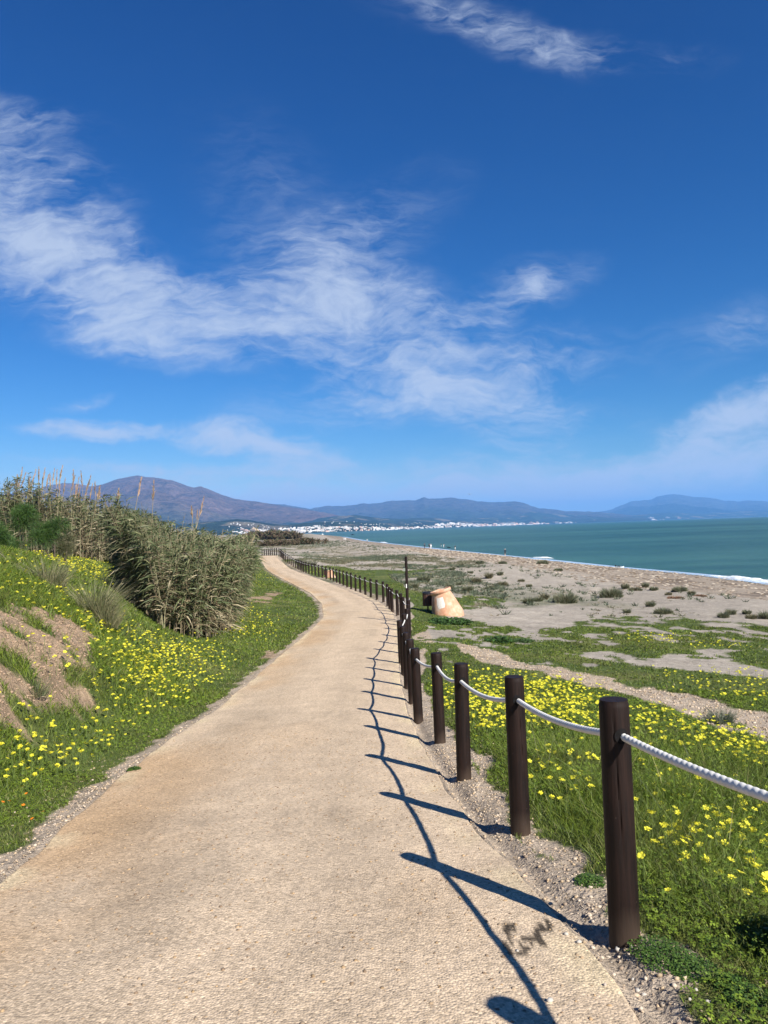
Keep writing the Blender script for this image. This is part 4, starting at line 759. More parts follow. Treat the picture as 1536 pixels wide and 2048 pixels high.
def thicket(label, poly, n, hfun, nleaf, dry, lean, llen, lw, plumes=(), plsz=1., bare=.25, edge=.5):
    ne = int(n*edge); B2 = np.concatenate([edge_sample(poly, ne, .9), sample_poly(poly, n-ne)]); ctr = B2[:, :2].mean(0); pa = np.array(poly); z = G(B2[:, 0], B2[:, 1]); H = hfun(B2[:, 0], B2[:, 1])*rng.uniform(.72, 1.08, n)*np.where(rng.random(n) < .06, 1.12, 1)
    # outward direction from the nearest interior axis
    dmin = np.full(n, 1e9); nv = np.zeros((n, 2))
    for i in range(len(pa)):
        a = pa[i]; b = pa[(i+1) % len(pa)]; d = b-a; t_ = np.clip(((B2-a)@d)/(d@d), 0, 1); c = a+t_[:, None]*d; ds = np.linalg.norm(B2-c, axis=1); m_ = ds < dmin; dmin[m_] = ds[m_]; o_ = np.array([d[1], -d[0]])/np.linalg.norm(d); o_ = o_ if o_@(a-ctr) > 0 else -o_; nv[m_] = o_
    out = nv*np.exp(-dmin/1.2)[:, None]*lean+rng.normal(0, .06, (n, 2)); out[:, 0] = np.where(out[:, 0] < 0, out[:, 0]*.45, out[:, 0]); base = np.c_[B2, z-.05]
    nseg = 6; cp = []
    for k in range(nseg+1):
        t_ = k/nseg; cp.append(base+np.c_[out*(H*t_**1.6)[:, None], H*t_*(1-.06*t_)])
    cp = np.stack(cp, 1)   # n, nseg+1, 3
    P0 = cp[:, :-1].reshape(-1, 3); P1 = cp[:, 1:].reshape(-1, 3); rr = np.linspace(.013, .005, nseg+1); r0 = np.tile(rr[:-1], n); r1 = np.tile(rr[1:], n); sc = max(1., B2[:, 1].mean()/28)
    V, F = tubes(P0, P1, r0*sc, r1*sc, 3); cc = np.array([[.25, .20, .12], [.17, .13, .085], [.30, .27, .16]])[rng.integers(0, 3, n)]*rng.uniform(.6, 1.2, (n, 1)); C = np.repeat(cc, nseg*6, 0)
    root = empty('cane_thicket', (float(ctr[0]), float(ctr[1]), float(z.mean()))); tag(root, label, 'cane thicket'); off = -np.array(root.location)
    tag(mesh('cane', V+off, F, C, False, [M_cane], parent=root), kind='stuff')
    # leaves
    t_ = (bare*rng.random((n, 1))+(1-bare*rng.random((n, 1)))*rng.random((n, nleaf))**.8).clip(.03, 1); idx = np.repeat(np.arange(n), nleaf); tt = t_.ravel(); kf = tt*nseg; k0 = np.minimum(kf.astype(int), nseg-1); f_ = (kf-k0)[:, None]; Pp = cp[idx, k0]*(1-f_)+cp[idx, k0+1]*f_
    N = len(Pp); az = rng.uniform(0, 6.28, N); el = rng.uniform(.25, 1.2, N)*(.55+.6*tt); D_ = nrm(np.stack([np.cos(az), np.sin(az), np.tan(np.clip(el, 0, 1.4))], -1)+np.c_[out[idx]*1.5, 0*az]); L = llen*rng.uniform(.55, 1.25, N)*(1-.25*tt); dr = rng.uniform(.25, .95, N)
    B_ = np.stack([np.cos(az)*.25, np.sin(az)*.25, -np.ones(N)], -1)*dr[:, None]; V, F, kk = blades(Pp, D_, B_, L, lw*rng.uniform(.6, 1.25, N), (.55, 1, .75, 0))
    deadp = np.clip(dry+.75*(1-tt)**1.3*1.0-.25, 0.04, .95); dead = rng.random(N) < deadp; ci = np.where(dead, rng.choice([3, 4, 5], N, p=[.4, .22, .38]), rng.choice([0, 1, 2], N, p=[.45, .35, .2])); c = LG[ci]*rng.uniform(.7, 1.25, (N, 1)); tuft = fbm(B2[:, 0]*1.3, B2[:, 1]*1.3, 3, 71)[idx]; c = c*(.72+.56*tuft)[:, None]
    tag(mesh('leaf', V+off, F, np.repeat(c, kk, 0), False, [M_fol], parent=root), kind='stuff')
    # feathery seed plumes
    for (px, py, d, L_) in plumes:
        r = ray(px, py); tip = np.array([r[0]*d, d, CZ+r[2]*d]); ln = np.array([rng.normal(.12, .12), rng.normal(0, .1), 1.]); ln = ln/np.linalg.norm(ln); L = L_*rng.uniform(.8, 1.15); b0 = tip-ln*L; nf = 60; tq = rng.random(nf)
        Pq = b0+ln*L*tq[:, None]; Dq = nrm(rng.normal(0, .22, (nf, 3))+ln); Vq, Fq, kk = blades(Pq, Dq, np.zeros((nf, 3)), .16*plsz*(1.1-tq*.7), .022*plsz, (1, .7, 0)); cq = np.repeat(shade((.40, .29, .20), nf, .7, 1.2), kk, 0)
        stq = tube([b0-ln*1.5, b0-ln*.7, b0, tip], [.010*plsz, .008*plsz, .007*plsz, .003], 4, False); Vm, Fm, Cm = merge([(Vq, Fq, cq), (stq[0], stq[1], np.array([.33, .27, .16]))])
        mesh('plume', Vm+off, Fm, Cm, False, [M_dry], parent=root)
    return root
P1 = [(-8.7,25),(-7.7,22.6),(-6.2,21.2),(-5.2,22.0),(-5.0,24.2),(-5.7,29),(-6.4,33),(-10,34)]
thicket('big grey green cane thicket with bare brown stems beside the path', P1, 1100, lambda x, y: 2.52+.18*(-x-5)+.35*fbm(x, y, 2, 72), 38, .30, .30, .50, .036,
        [(283,955,25,.6),(308,962,25,.7),(238,978,25,.5),(408,995,27,.6),(383,1012,27,.5),(200,972,26,.5)], 1.15, .25, .55)
P2 = [(-6.3,32),(-7.1,38),(-9.0,46),(-11.4,56),(-14.6,70),(-17.0,82),(-22,84),(-18,60),(-13,45),(-10,33)]
thicket('long greener cane thicket stretching away along the left of the path', P2, 800, lambda x, y: 3.15-.002*y+.35*fbm(x/2, y/2, 2, 73), 26, .08, .24, .60, .055, [(395,1020,40,.5)], 1.3, .1, .7)
P3 = [(-25,46),(-19,44.5),(-16.0,45),(-15.2,50),(-18,58),(-28,60)]
PL3 = [(45,935),(52,945),(72,940),(78,935),(90,937),(97,950),(109,938),(114,940),(125,932),(131,955),(147,940),(150,950),(162,942),(182,950),(60,950),(35,950),(67,957),(85,955),(24,965),(153,965),(185,968),(190,962),(100,945),(120,950),(15,985),(200,975),(160,975),(158,955),(40,960),(176,968)]
thicket('tall straw coloured cane thicket topped with brown plumes at the far left', P3, 820, lambda x, y: 4.25-.28*np.maximum(0, x+22)*.62+.3*fbm(x/1.5, y/1.5, 2, 74)-.3*np.maximum(0, -x-23.5), 34, .36, .12, .60, .060, [(px, py, 47, .95) for px, py in PL3], 1.6, .15, .5)

# ------------------------------------------------------------------ shrubs, palm, tussocks
def shrub(label, px, py, d, R_, nb, cols, name='shrub', flat=.85, L=.28, w=.008):
    r = ray(px, py); c = np.array([r[0]*d, d, CZ+r[2]*d]); gz = float(G(c[0], c[1])); root = empty(name, (c[0], c[1], gz)); tag(root, label, 'shrub', 'dark green shrubs on the left' if name == 'shrub' else None); off = -np.array([c[0], c[1], gz]); lob = [c+np.array([rng.normal()*R_*.45, rng.normal()*R_*.45, rng.normal()*R_*.35*flat]) for _ in range(9)]
    li = rng.integers(0, 9, nb); dirs = nrm(rng.normal(size=(nb, 3))*np.array([1, 1, .9])+np.array([0, 0, .35])); Pb = np.array(lob)[li]+dirs*(R_*.42*rng.random(nb)**.4)[:, None]; V, F, kk = blades(Pb, nrm(dirs+rng.normal(0, .45, (nb, 3))), np.array([[0, 0, -.25]])*np.ones((nb, 1)), L*rng.uniform(.5, 1.2, nb), w, (.8, 1, 0)); cc = np.array(cols)[rng.integers(0, len(cols), nb)]*rng.uniform(.7, 1.3, (nb, 1))
    tag(mesh('foliage', V+off, F, np.repeat(cc, kk, 0), False, [M_fol], parent=root), kind='stuff')
    for l in lob[:5]:
        mid = (l+np.array([c[0], c[1], gz]))/2+rng.normal(0, .08, 3); V, F = tube([np.array([c[0]+rng.normal()*.05, c[1], gz-.05]), mid, l], [.03, .02, .008], 5); mesh('branch', V+off, F, np.array([.17, .13, .10]), True, [M_cane], parent=root)
DG = [(.05, .11, .02), (.085, .15, .03), (.03, .065, .018)]
shrub('rounded dark green shrub in front of the straw coloured canes', 108, 1060, 30, .66, 5600, DG)
shrub('dark green shrub beside the palm, lower of the two on the far left', 8, 1082, 26, .72, 5600, DG)
shrub('dark green shrub above and behind the others at the far left', 45, 1035, 31, .60, 4600, DG)
shrub('olive scrubby bush low under the straw coloured canes', 128, 1092, 33, .6, 2600, [(.07, .09, .035), (.13, .12, .06)])
# palm just outside the left edge, its fronds reach into view
def palm():
    r = ray(-95, 1010); d = 15.; c = np.array([r[0]*d, d, CZ+r[2]*d]); gz = float(G(c[0], c[1])); root = empty('palm', (c[0], c[1], gz)); tag(root, 'small fan palm with drooping dead grey fronds at the left edge', 'palm'); off = -np.array([c[0], c[1], gz])
    V, F = tube([[c[0], c[1], gz-.1], [c[0]+.05, c[1], (gz+c[2])/2], list(c)], [.22, .19, .15], 12); mesh('trunk', V+off, F, np.array([.16, .12, .08]), True, [M_cane], parent=root)
    for k in range(26):
        az = k*2.4; dead = k >= 14; el = (-.5-.35*rng.random()) if dead else rng.uniform(-.1, 1.2); L = rng.uniform(.75, 1.0); dr = np.array([math.cos(az)*math.cos(el), math.sin(az)*math.cos(el), math.sin(el)]); tt = np.linspace(0, 1, 8); pts = c+dr*L*tt[:, None]+np.array([0, 0, -.35])*(tt**2)[:, None]
        Vs, Fs = tube(pts, np.linspace(.012, .005, 8), 4, False); nb = 46; tb = rng.uniform(.3, 1, nb); Pb = c+dr*L*tb[:, None]+np.array([0, 0, -.35])*(tb**2)[:, None]; sd_ = nrm(np.cross(dr, [0, 0, 1.])); sg = np.where(rng.random(nb) < .5, -1, 1)[:, None]
        Db = nrm(dr*.9+sd_*sg*rng.uniform(.2, .9, (nb, 1))+rng.normal(0, .1, (nb, 3))); Vb, Fb, kk = blades(Pb, Db, np.array([[0, 0, -.5 if dead else -.25]])*np.ones((nb, 1)), rng.uniform(.3, .5, nb), .018, (1, .8, 0)); cc = shade((.33, .28, .22) if dead else (.09, .12, .05), nb)
        V, F, C = merge([(Vs, Fs, np.array([.25, .2, .12])), (Vb, Fb, np.repeat(cc, kk, 0))]); mesh('frond', V+off, F, C, False, [M_dry if dead else M_fol], parent=root)
palm()
def tussock(nb, R_, H, w, cols, spread=.5, seed=0, bend=.5):
    a = rng.uniform(0, 6.28, nb); rr = R_*np.sqrt(rng.random(nb))*.6*(1+.25*np.sin(a*3+seed+nb)); P = np.stack([rr*np.cos(a), rr*np.sin(a), np.zeros(nb)-.02], -1); a2 = a+rng.normal(0, .6, nb); ln = rng.uniform(0, spread, nb)+rr/R_*spread*.9
    D_ = nrm(np.stack([np.cos(a2)*ln, np.sin(a2)*ln, np.ones(nb)], -1)); B_ = np.stack([np.cos(a2), np.sin(a2), -np.ones(nb)*.5], -1)*(bend*rng.random(nb))[:, None]; V, F, kk = blades(P, D_, B_, H*rng.uniform(.45, 1.15, nb)*(1.05-.55*(rr/R_/.6)**2), w*rng.uniform(.7, 1.3, nb), (1, .7, 0)); c = np.array(cols)[rng.integers(0, len(cols), nb)]*rng.uniform(.7, 1.25, (nb, 1)); return V, F, np.repeat(c, kk, 0)
def put_tussock(name, px, py, R_, H, nb, w, cols, label, group=None, cat='grass tuft', **k):
    p = ground_hit([px], [py], 2, 300)[0]; V, F, C = tussock(nb, R_, H, w, cols, **k); o = mesh(name, V, F, C, False, [M_fol]); o.location = p; return tag(o, label, cat, group)
STR = [(.30, .27, .15), (.22, .21, .11), (.16, .18, .08)]
put_tussock('dry_grass_tuft', 190, 1232, .55, .95, 900, .010, STR, 'tall straw coloured grass tuft on the bank, larger and nearer the canes', 'dry grass tufts on the bank')
put_tussock('dry_grass_tuft', 215, 1255, .35, .7, 500, .009, STR, 'shorter dry grass tuft just right of the largest one on the bank', 'dry grass tufts on the bank')
put_tussock('dry_grass_tuft', 95, 1172, .55, .75, 700, .011, STR, 'straw coloured grass tuft higher on the bank below the dark shrubs', 'dry grass tufts on the bank')
put_tussock('dry_grass_tuft', 70, 1390, .2, .3, 200, .006, [(.10, .13, .06), (.2, .18, .1)], 'small grey green grass tuft on the bare soil of the bank', 'dry grass tufts on the bank')
put_tussock('grey_plant', 1440, 1445, .28, .30, 420, .010, [(.12, .15, .09), (.16, .18, .12)], 'grey green feathery plant standing on the gravel side trail', cat='plant')
DT = [(.13, .15, .08), (.18, .18, .10), (.24, .215, .135), (.09, .12, .06), (.20, .21, .13)]
# broad-leaved plants
def leafy(name, px, py, R_, nb, L, label, h=.12, cols=((.05, .10, .02), (.07, .14, .03), (.035, .07, .018)), sx=1.):
    p = ground_hit([px], [py], 1.2, 300)[0]; a = rng.uniform(0, 6.28, nb); rr = R_*np.sqrt(rng.random(nb)); P = np.stack([rr*np.cos(a)*sx, rr*np.sin(a), rng.uniform(0, h, nb)*(1-.6*(rr/R_)**2)], -1); a2 = rng.uniform(0, 6.28, nb); D_ = nrm(np.stack([np.cos(a2), np.sin(a2), rng.uniform(.1, 1.1, nb)], -1)); side = nrm(np.cross(D_, np.array([[0, 0, 1.]]))+rng.normal(0, .2, (nb, 3)))
    V, F, kk = blades(P, D_, np.array([[0, 0, -.5]])*np.ones((nb, 1)), L*rng.uniform(.6, 1.3, nb), L*.55, (.25, 1, .8, 0), side=side); c = np.array(cols)[rng.integers(0, len(cols), nb)]*rng.uniform(.8, 1.3, (nb, 1)); o = mesh(name, V, F, np.repeat(c, kk, 0), False, [M_fol]); o.location = p; return tag(o, label, 'plant')
leafy('leafy_weed', 893, 1247, .85, 1100, .16, 'dark leafy weed patch growing at the foot of the tilted clay urn', .22, sx=1.15)
leafy('leafy_weed', 998, 1285, .42, 420, .12, 'small dark leafy weed alone on the turf right of the fence', .2)
leafy('leafy_weed', 1045, 1284, .35, 260, .10, 'lighter leafy weed just right of the small dark one on the turf', .12, cols=((.08, .13, .04), (.06, .11, .03)))
leafy('leafy_bush', 1655, 1945, .20, 2000, .045, 'dark leafy low bush at the bottom right corner', .34, cols=((.03, .07, .012), (.045, .09, .018), (.06, .12, .025)))
for q, (px, py, R_, lb) in enumerate([(1315,1905,.12,'mat of tiny bright green leaves right below the nearest visible post'),(1390,1945,.10,'long creeping green mat reaching towards the bottom right stones'),(1345,1925,.12,'middle part of the creeping green mat by the nearest visible post'),(1467,1975,.07,'small round green cushion on the gravel at the bottom right'),(1440,1900,.09,'ragged green cushion on the gravel under the tall grass tuft'),(1505,2005,.09,'green cushion on the gravel nearest the bottom right corner'),(1180,1765,.08,'green leafy mat left of the nearest visible post'),(268,1540,.07,'small green mat at the left gravel edge')]):
    leafy('creeping_plant', px, py, R_, 900, .014, lb, .035, cols=((.075, .14, .022), (.095, .16, .028), (.05, .10, .02)))['group'] = 'low creeping plants on the gravel'
# dune tufts placed where the photo shows them
TU = [(1130,1206,45,24,'broad green dune grass mound with a grey sprig on top, right of the urn'),(1057,1207,20,18,'round dune tuft, leftmost of the row right of the urn'),(1077,1203,16,13,'smaller dune tuft, middle of the row right of the urn'),(1089,1199,15,15,'pale dune tuft, right end of the row of three beside the urn'),(1222,1194,46,22,'large dense dune grass tussock on open sand with its shadow to the left'),
      (1301,1214,15,17,'upright egg shaped dune tuft standing alone on the sand'),(1327,1227,38,14,'low wide dune tuft just above the green turf'),(1254,1226,12,11,'little dune tuft left of the low wide one above the turf'),(1447,1235,22,15,'dune tuft near the right edge, left one of a pair'),(1462,1229,20,15,'dune tuft near the right edge, right one of a pair'),(1494,1228,15,11,'small dark dune tuft close to the right edge'),
      (1503,1238,22,12,'brownish dune tuft at the right edge below the small dark one'),(1532,1238,26,18,'dune tuft cut by the right edge of the picture'),(1251,1178,12,13,'round dark tuft at the left end of the line of tufts near the beach'),(1291,1175,11,12,'upright small tuft in the middle of the line near the beach'),(1270,1181,30,8,'low pale grass strip inside the line of tufts near the beach'),(1308,1181,16,9,'blue green tuft at the right end of the line near the beach'),
      (1360,1183,32,13,'olive tuft on the sand before the dark wrack line'),(1383,1189,14,9,'small green tuft beside the brown dead one near the wrack line'),(1337,1190,14,7,'faded tuft above the brown dead plant'),(1117,1142,20,8,'dark tuft on the crest of the dune lip'),(1085,1128,24,10,'green tuft at the top end of the dune crest'),(980,1178,18,9,'small tuft right of centre on the grey sand'),(978,1157,10,15,'tall thin yellowish tuft in the middle of the dunes'),
      (935,1183,20,16,'grey green tuft behind the urn to the right'),(953,1165,18,14,'straw tuft behind the urn to the right'),(898,1176,18,9,'dark round tuft straight above the urn'),(918,1170,16,7,'low tuft beside the dark round one above the urn'),(870,1170,16,8,'flat tuft above the litter bin'),(828,1176,18,14,'bushy grey tuft right of the tall wooden pole'),(848,1163,24,17,'thick grey green tuft beside the yellow flowers near the pole'),
      (1005,1171,22,10,'brownish low tuft in the middle of the sand'),(1058,1174,12,7,'small tuft on the sand above the row of three'),(923,1133,12,7,'tiny green tuft left of the beach track'),(904,1140,14,7,'low tuft on the far dune slope'),(1000,1151,10,12,'narrow tuft below the lone walker in black'),(1043,1163,14,6,'flat brown tuft on smooth sand'),(960,1128,16,8,'small tuft near the far sand edge'),(875,1150,16,9,'grass tuft left in the middle dunes'),(1005,1128,18,8,'tuft on the dune left of the crest'),(940,1147,14,7,'faint tuft in the centre of the dunes')]
TP = ground_hit([a[0] for a in TU], [a[1] for a in TU], 5, 400)
for (px, py, w_, h_, lb), p in zip(TU, TP):
    s = p[1]/FPX; R_ = w_*s/2; H = h_*s*1.05; brown = any(k in lb for k in ('brown', 'straw', 'pale', 'faded', 'yellowish')); cols = [(.24, .20, .12), (.17, .16, .09), (.13, .14, .075)] if brown else DT
    V, F, C = tussock(int(240+20*w_), R_*1.35, H*rng.uniform(.85, 1.15), max(.012, .0008*p[1])*1.0, cols, spread=.45); o = mesh('dune_grass_tuft', V, F, C, False, [M_fol]); o.location = p; tag(o, lb, 'grass tuft', 'grass tufts on the dunes')
put_tussock('dead_plant', 1350, 1196, .75, .22, 500, .03, [(.22, .12, .07), (.28, .17, .10)], 'reddish brown dead plant lying on the sand near the wrack line', cat='plant', spread=1.6)
put_tussock('dead_plant', 1400, 1192, .6, .2, 400, .03, [(.20, .11, .065), (.26, .16, .09)], 'smaller reddish brown dead plant further right by the wrack line', cat='plant', spread=1.6)
# the uncountable small growth of the dunes
PR_ = [tussock(14, .14, .20, .03, DT, spread=.7), tussock(13, .2, .13, .035, [(.24, .20, .12), (.17, .16, .09)], spread=1.0), tussock(16, .24, .22, .035, [(.11, .145, .085), (.14, .16, .10)], spread=.6)]
x, y = [np.concatenate(a_) for a_ in zip(sample_ground(150000, 34, 130), sample_ground(60000, 130, 330))]; sr, _ = sdist(x, y); D = shoreD(x, y); k = (D > 27) & ((sr > 2) | (y > 118)) & (x > -40); x, y, D = x[k], y[k], D[k]; den_ = sst(fbm(x/3.1, y/5, 5, 54)+.25*(fbm(x/25, y/40, 3, 55)-.5), .45, .62); g = zones(x, y)[0]; px, py, _c = proj(np.stack([x, y, G(x, y)], -1))
bare_ = (px > 1010) & (py > 1125); k = (rng.random(len(x)) < (.05+.95*den_)*np.where(bare_, .10, .75)) & (g < .5); x, y = x[k], y[k]; z = G(x, y); kind = np.where(rng.random(len(x)) < .45, 1, np.where(fbm(x/9, y/15, 3, 56) > .52, 2, 0)); parts = []
for j in range(3):
    m_ = kind == j; q = m_.sum(); V0, F0, C0 = PR_[j]; s = rng.uniform(.5, 1.7, q)*(.8+y[m_]/260); a = rng.uniform(0, 6.28, q); ca, sa = np.cos(a)[:, None], np.sin(a)[:, None]
    V = np.stack([V0[None, :, 0]*ca-V0[None, :, 1]*sa, V0[None, :, 0]*sa+V0[None, :, 1]*ca, np.broadcast_to(V0[None, :, 2], (q, len(V0)))], -1)*s[:, None, None]+np.stack([x[m_], y[m_], z[m_]], -1)[:, None]
    parts.append((V.reshape(-1, 3), [((np.arange(q)*len(V0))[:, None, None]+f[None]).reshape(-1, f.shape[1]) for f in F0], np.tile(C0, (q, 1))*np.repeat(rng.uniform(.75, 1.2, (q, 1)), len(V0), 0)))
V, F, C = merge(parts); tag(mesh('dune_scrub', V, F, C, False, [M_fol]), 'sparse low scrub and dry stalks covering the dunes', kind='stuff')
# wrack and cobbles on the beach
x, y = sample_ground(60000, 35, 230); D = shoreD(x, y); k = (D > 3) & (D < 27) & (fbm(x/1.2, y/3.5, 4, 57) > .44); x, y = x[k], y[k]; z = G(x, y); q = len(x); s = rng.uniform(.03, .10, q)*(1+y/150); V0, F0 = SM[2]; V = V0[None]*s[:, None, None]*np.array([1.8, 1.1, .8])+np.stack([x, y, z], -1)[:, None]; C = np.repeat(np.array([[.10, .075, .05], [.26, .21, .16], [.36, .31, .25], [.16, .12, .085]])[rng.integers(0, 4, q)], 12, 0)
tag(mesh('beach_wrack', V.reshape(-1, 3), [((np.arange(q)*12)[:, None, None]+F0[None]).reshape(-1, 3)], C, True, [M_stone]), 'dark wrack and cobbles strewn along the beach', kind='stuff')
# dark scrub far along the coast
def scrub_mesh(seed):
    r = np.random.default_rng(seed); nb = 900; lob = r.normal(0, 1, (10, 3))*np.array([.9, .5, .18])+np.array([0, 0, .5]); d = nrm(r.normal(size=(nb, 3))+np.array([0, 0, .5])); P = lob[r.integers(0, 10, nb)]+d*.5*r.random((nb, 1)); P[:, 2] = np.abs(P[:, 2])*.85
    V, F, kk = blades(P, d, np.zeros((nb, 3)), .35, .11, (1, .8, 0)); c = np.array([(.13, .095, .06), (.09, .075, .045), (.17, .12, .08), (.075, .085, .04)])[r.integers(0, 4, nb)]*r.uniform(.7, 1.2, (nb, 1)); return mesh('foliage', V, F, np.repeat(c, kk, 0), False, [M_dry], link=False)
SMH = [scrub_mesh(k) for k in range(3)]
for (lst, hpx, lab, grp) in [([(px, 1092.5-.032*(px-530)-(px > 590)*1.) for px in range(536, 620, 7)], 9, 'brown bush in the nearer band of scrub beyond the end of the fence', 'nearer band of brown scrub'), ([(px, 1080-.03*(px-520)) for px in range(508, 598, 6)], 11, 'brown bush in the farther band of scrub below the town', 'farther band of brown scrub')]:
    for px, py in lst:
        p = ground_hit([px], [py], 100, 1400)[0]; o = bpy.data.objects.new('scrub_bush', SMH[random.randrange(3)]); S.collection.objects.link(o); s = hpx*p[1]/FPX*random.uniform(.8, 1.7); o.location = p; o.scale = (s*1.15, s, s*.95); o.rotation_euler.z = random.uniform(0, 6.28); tag(o, lab, 'bush', grp)
# reedy weeds behind the fence in the middle distance
for q, (px, py) in enumerate([(598,1126),(607,1130),(617,1131),(627,1132)]):
    put_tussock('tall_weed', px, py, .5, 1.1, 160, .03, [(.15, .15, .09), (.11, .12, .07)], f'{["leftmost","second","third","rightmost"][q]} of four tall thin weeds behind the far stretch of fence', 'tall weeds behind the far fence', 'weed', spread=.35)

# ------------------------------------------------------------------ clay urns and litter bins
M_clay = bpy.data.materials.new('clay'); M_clay.use_nodes = True; t = M_clay.node_tree; b = t.nodes['Principled BSDF']; b.inputs['Roughness'].default_value = .85; tcn = nn(t, 'ShaderNodeTexCoord')
n1 = tn(t, 3.2, 6., .65); cr = nn(t, 'ShaderNodeValToRGB'); e = cr.color_ramp.elements; e[0].position = .34; e[0].color = (.44, .21, .12, 1); e[1].position = .70; e[1].color = (.56, .45, .34, 1); e2_ = cr.color_ramp.elements.new(.5); e2_.color = (.50, .28, .17, 1); lk(t, n1, cr.inputs[0]); lk(t, cr.outputs[0], b.inputs['Base Color']); bp = nn(t, 'ShaderNodeBump', i_Strength=.6, i_Distance=.02); lk(t, tn(t, 22., 4.), bp.inputs['Height']); lk(t, bp.outputs[0], b.inputs['Normal'])
M_plas = mat('faded_patch', (.60, .56, .50), .9, nscale=25., namt=.25); M_in = mat('urn_inside', (.16, .10, .07), .95)
def urn(px, py, d, H, label, patch=True, tilt=15.):
    g = ray(px, py)*d; gz = float(G(g[0], d)); root = empty('clay_urn', (g[0], d, gz)); tag(root, label, 'urn', 'tilted clay urns'); r1, r2 = .385*H, .63*H
    prof = [(r2*1.0, -.5*H), (r2*1.02, -.05*H), (r2*.99, .06*H), (r2*.90, .22*H), (r1*1.28, .48*H), (r1*1.08, .72*H), (r1*.98, .83*H), (r1*.96, .86*H), (r1*1.08, .88*H), (r1*1.12, .93*H), (r1*1.10, .99*H), (r1*1.03, 1.0*H), (r1*.93, .985*H), (r1*.86, .86*H), (r1*.9, .6*H)]
    V, F = lathe(prof, 48); a = np.arctan2(V[:, 1], V[:, 0]); lip = V[:, 2] > .84*H; V[:, 2] -= np.where(lip, .022*H*np.abs(np.sin(a*3+1))*(np.abs(a-2.5) < 1.6), 0); V[:, :2] *= (1+.012*np.sin(a*2+V[:, 2]*3))[:, None]
    R_ = np.array(Matrix.Rotation(math.radians(-tilt), 3, 'Y')); V = V@R_.T; body = mesh('body', V, F, None, True, [M_clay], parent=root)
    q = np.arange(24)*2*math.pi/24; 
    if patch:   # faded grey rectangle with rounded lower corners on the front
        nu, nv_ = 14, 14; uu, vv = np.meshgrid(np.linspace(-1, 1, nu), np.linspace(0, 1, nv_), indexing='ij'); hh_ = (.33+.40*vv)*H; wr_ = .52*np.where(vv < .3, .72+.28*(vv/.3), 1); aa = -math.pi/2-.32+uu*wr_*.62
        rr_ = np.interp(hh_, [p[1] for p in prof[:7]], [p[0] for p in prof[:7]])*(1+.012*np.sin(aa*2+hh_*3))+.006; Vp = np.stack([rr_*np.cos(aa), rr_*np.sin(aa), hh_], -1).reshape(-1, 3)@R_.T; mesh('faded_patch', Vp, grid_faces(nu, nv_), None, True, [M_plas], parent=root)
    Vd, Fd, Cd = tubes(np.zeros((1, 3)), np.zeros((1, 3))+[0, 0, .01], .1, .1)[0], None, None
    disk = np.c_[np.cos(q)*r1*.9, np.sin(q)*r1*.9, np.full(24, .62*H)]@R_.T; mesh('soil_fill', disk, np.array([list(range(24))]), None, False, [M_in], parent=root)
    return root
urn(895, 1238, 34.5, 1.13, 'large weathered orange clay urn tilted to the left on the turf'); urn(661, 1132, 66, .66, 'pale far clay urn with yellow rim behind the fence', False, 10.)
bpy.data.objects
M_binm = mat('bin_metal', (.012, .014, .02), .4, spec=.5); M_slat = mat('bin_slat', (.085, .045, .035), .6, nscale=40., namt=.3)
def bin_(px, py, d, H, label):
    g = ray(px, py)*d; gz = float(G(g[0], d)); root = empty('litter_bin', (g[0], d, gz), .3); tag(root, label, 'litter bin', 'litter bins beside the urns'); R_ = .25*H; z0 = .28*H
    V, F = tube([[0, 0, -.1], [0, 0, z0+.05]], .045*H, 10); mesh('leg', V, F, None, False, [M_binm], parent=root)
    V, F, _ = merge([lathe([(0.001, z0), (R_*.9, z0), (R_*.9, H*.97), (R_*1.1, H*.97), (R_*1.12, H*.9), (R_*1.12, H*1.0), (R_*.80, H*1.03), (R_*.78, H*.98), (R_*.75, z0+.1)], 24)]); mesh('liner', V, F, None, False, [M_binm], parent=root)
    for k in range(12):
        a = k*math.pi/6; V, F = box(-R_*.20, R_*.20, R_*.94, R_*1.06, z0, H*.90); Rz = np.array(Matrix.Rotation(a, 3, 'Z')); mesh('slat', V@Rz.T, F, None, False, [M_slat], parent=root)
    return root
bin_(856.5, 1233, 35.2, .86, 'dark slatted litter bin on a single leg left of the large clay urn'); bin_(650.5, 1131, 66.8, .62, 'tiny brown litter bin left of the far pale urn')
# ------------------------------------------------------------------ tall wooden pole
M_grey = mat('grey_box', (.22, .24, .20), .5); M_whp = mat('white_plate', (.75, .75, .72), .5)
g = ray(816, 1235)*29; gz = float(G(g[0], 29)); root = empty('wooden_pole', (g[0], 29, gz)); tag(root, 'tall dark wooden pole with a small grey box behind the fence', 'pole'); tp = ray(810.5, 1113)*29; PHt = CZ+tp[2]-gz
V, F = tube([[0, 0, -.3], [0, 0, PHt*.5], [0, 0, PHt-.01], [0, 0, PHt]], [.060, .055, .050, .044], 20); mesh('shaft', V, F, None, False, [M_post], parent=root)
zb = PHt-(1139-1113)/FPX*29; V, F = box(-.125, -.045, -.05, .04, zb-.06, zb+.06); mesh('box', V, F, None, False, [M_grey], parent=root); V, F = box(-.13, -.04, -.055, .045, zb+.062, zb+.08); mesh('box_lid', V, F, None, False, [M_binm], parent=root)
V, F = box(-.035, -.005, -.066, -.054, PHt-1.15-.03, PHt-1.03); mesh('plate', V, F, None, False, [M_whp], parent=root)
for hz in (PHt-.06, PHt-.13):
    V, F = tubes(np.array([[-.04, 0, hz]]), np.array([[-.09, 0, hz]]), .012, .012, 8); mesh('peg', V, F, None, False, [M_binm], parent=root)
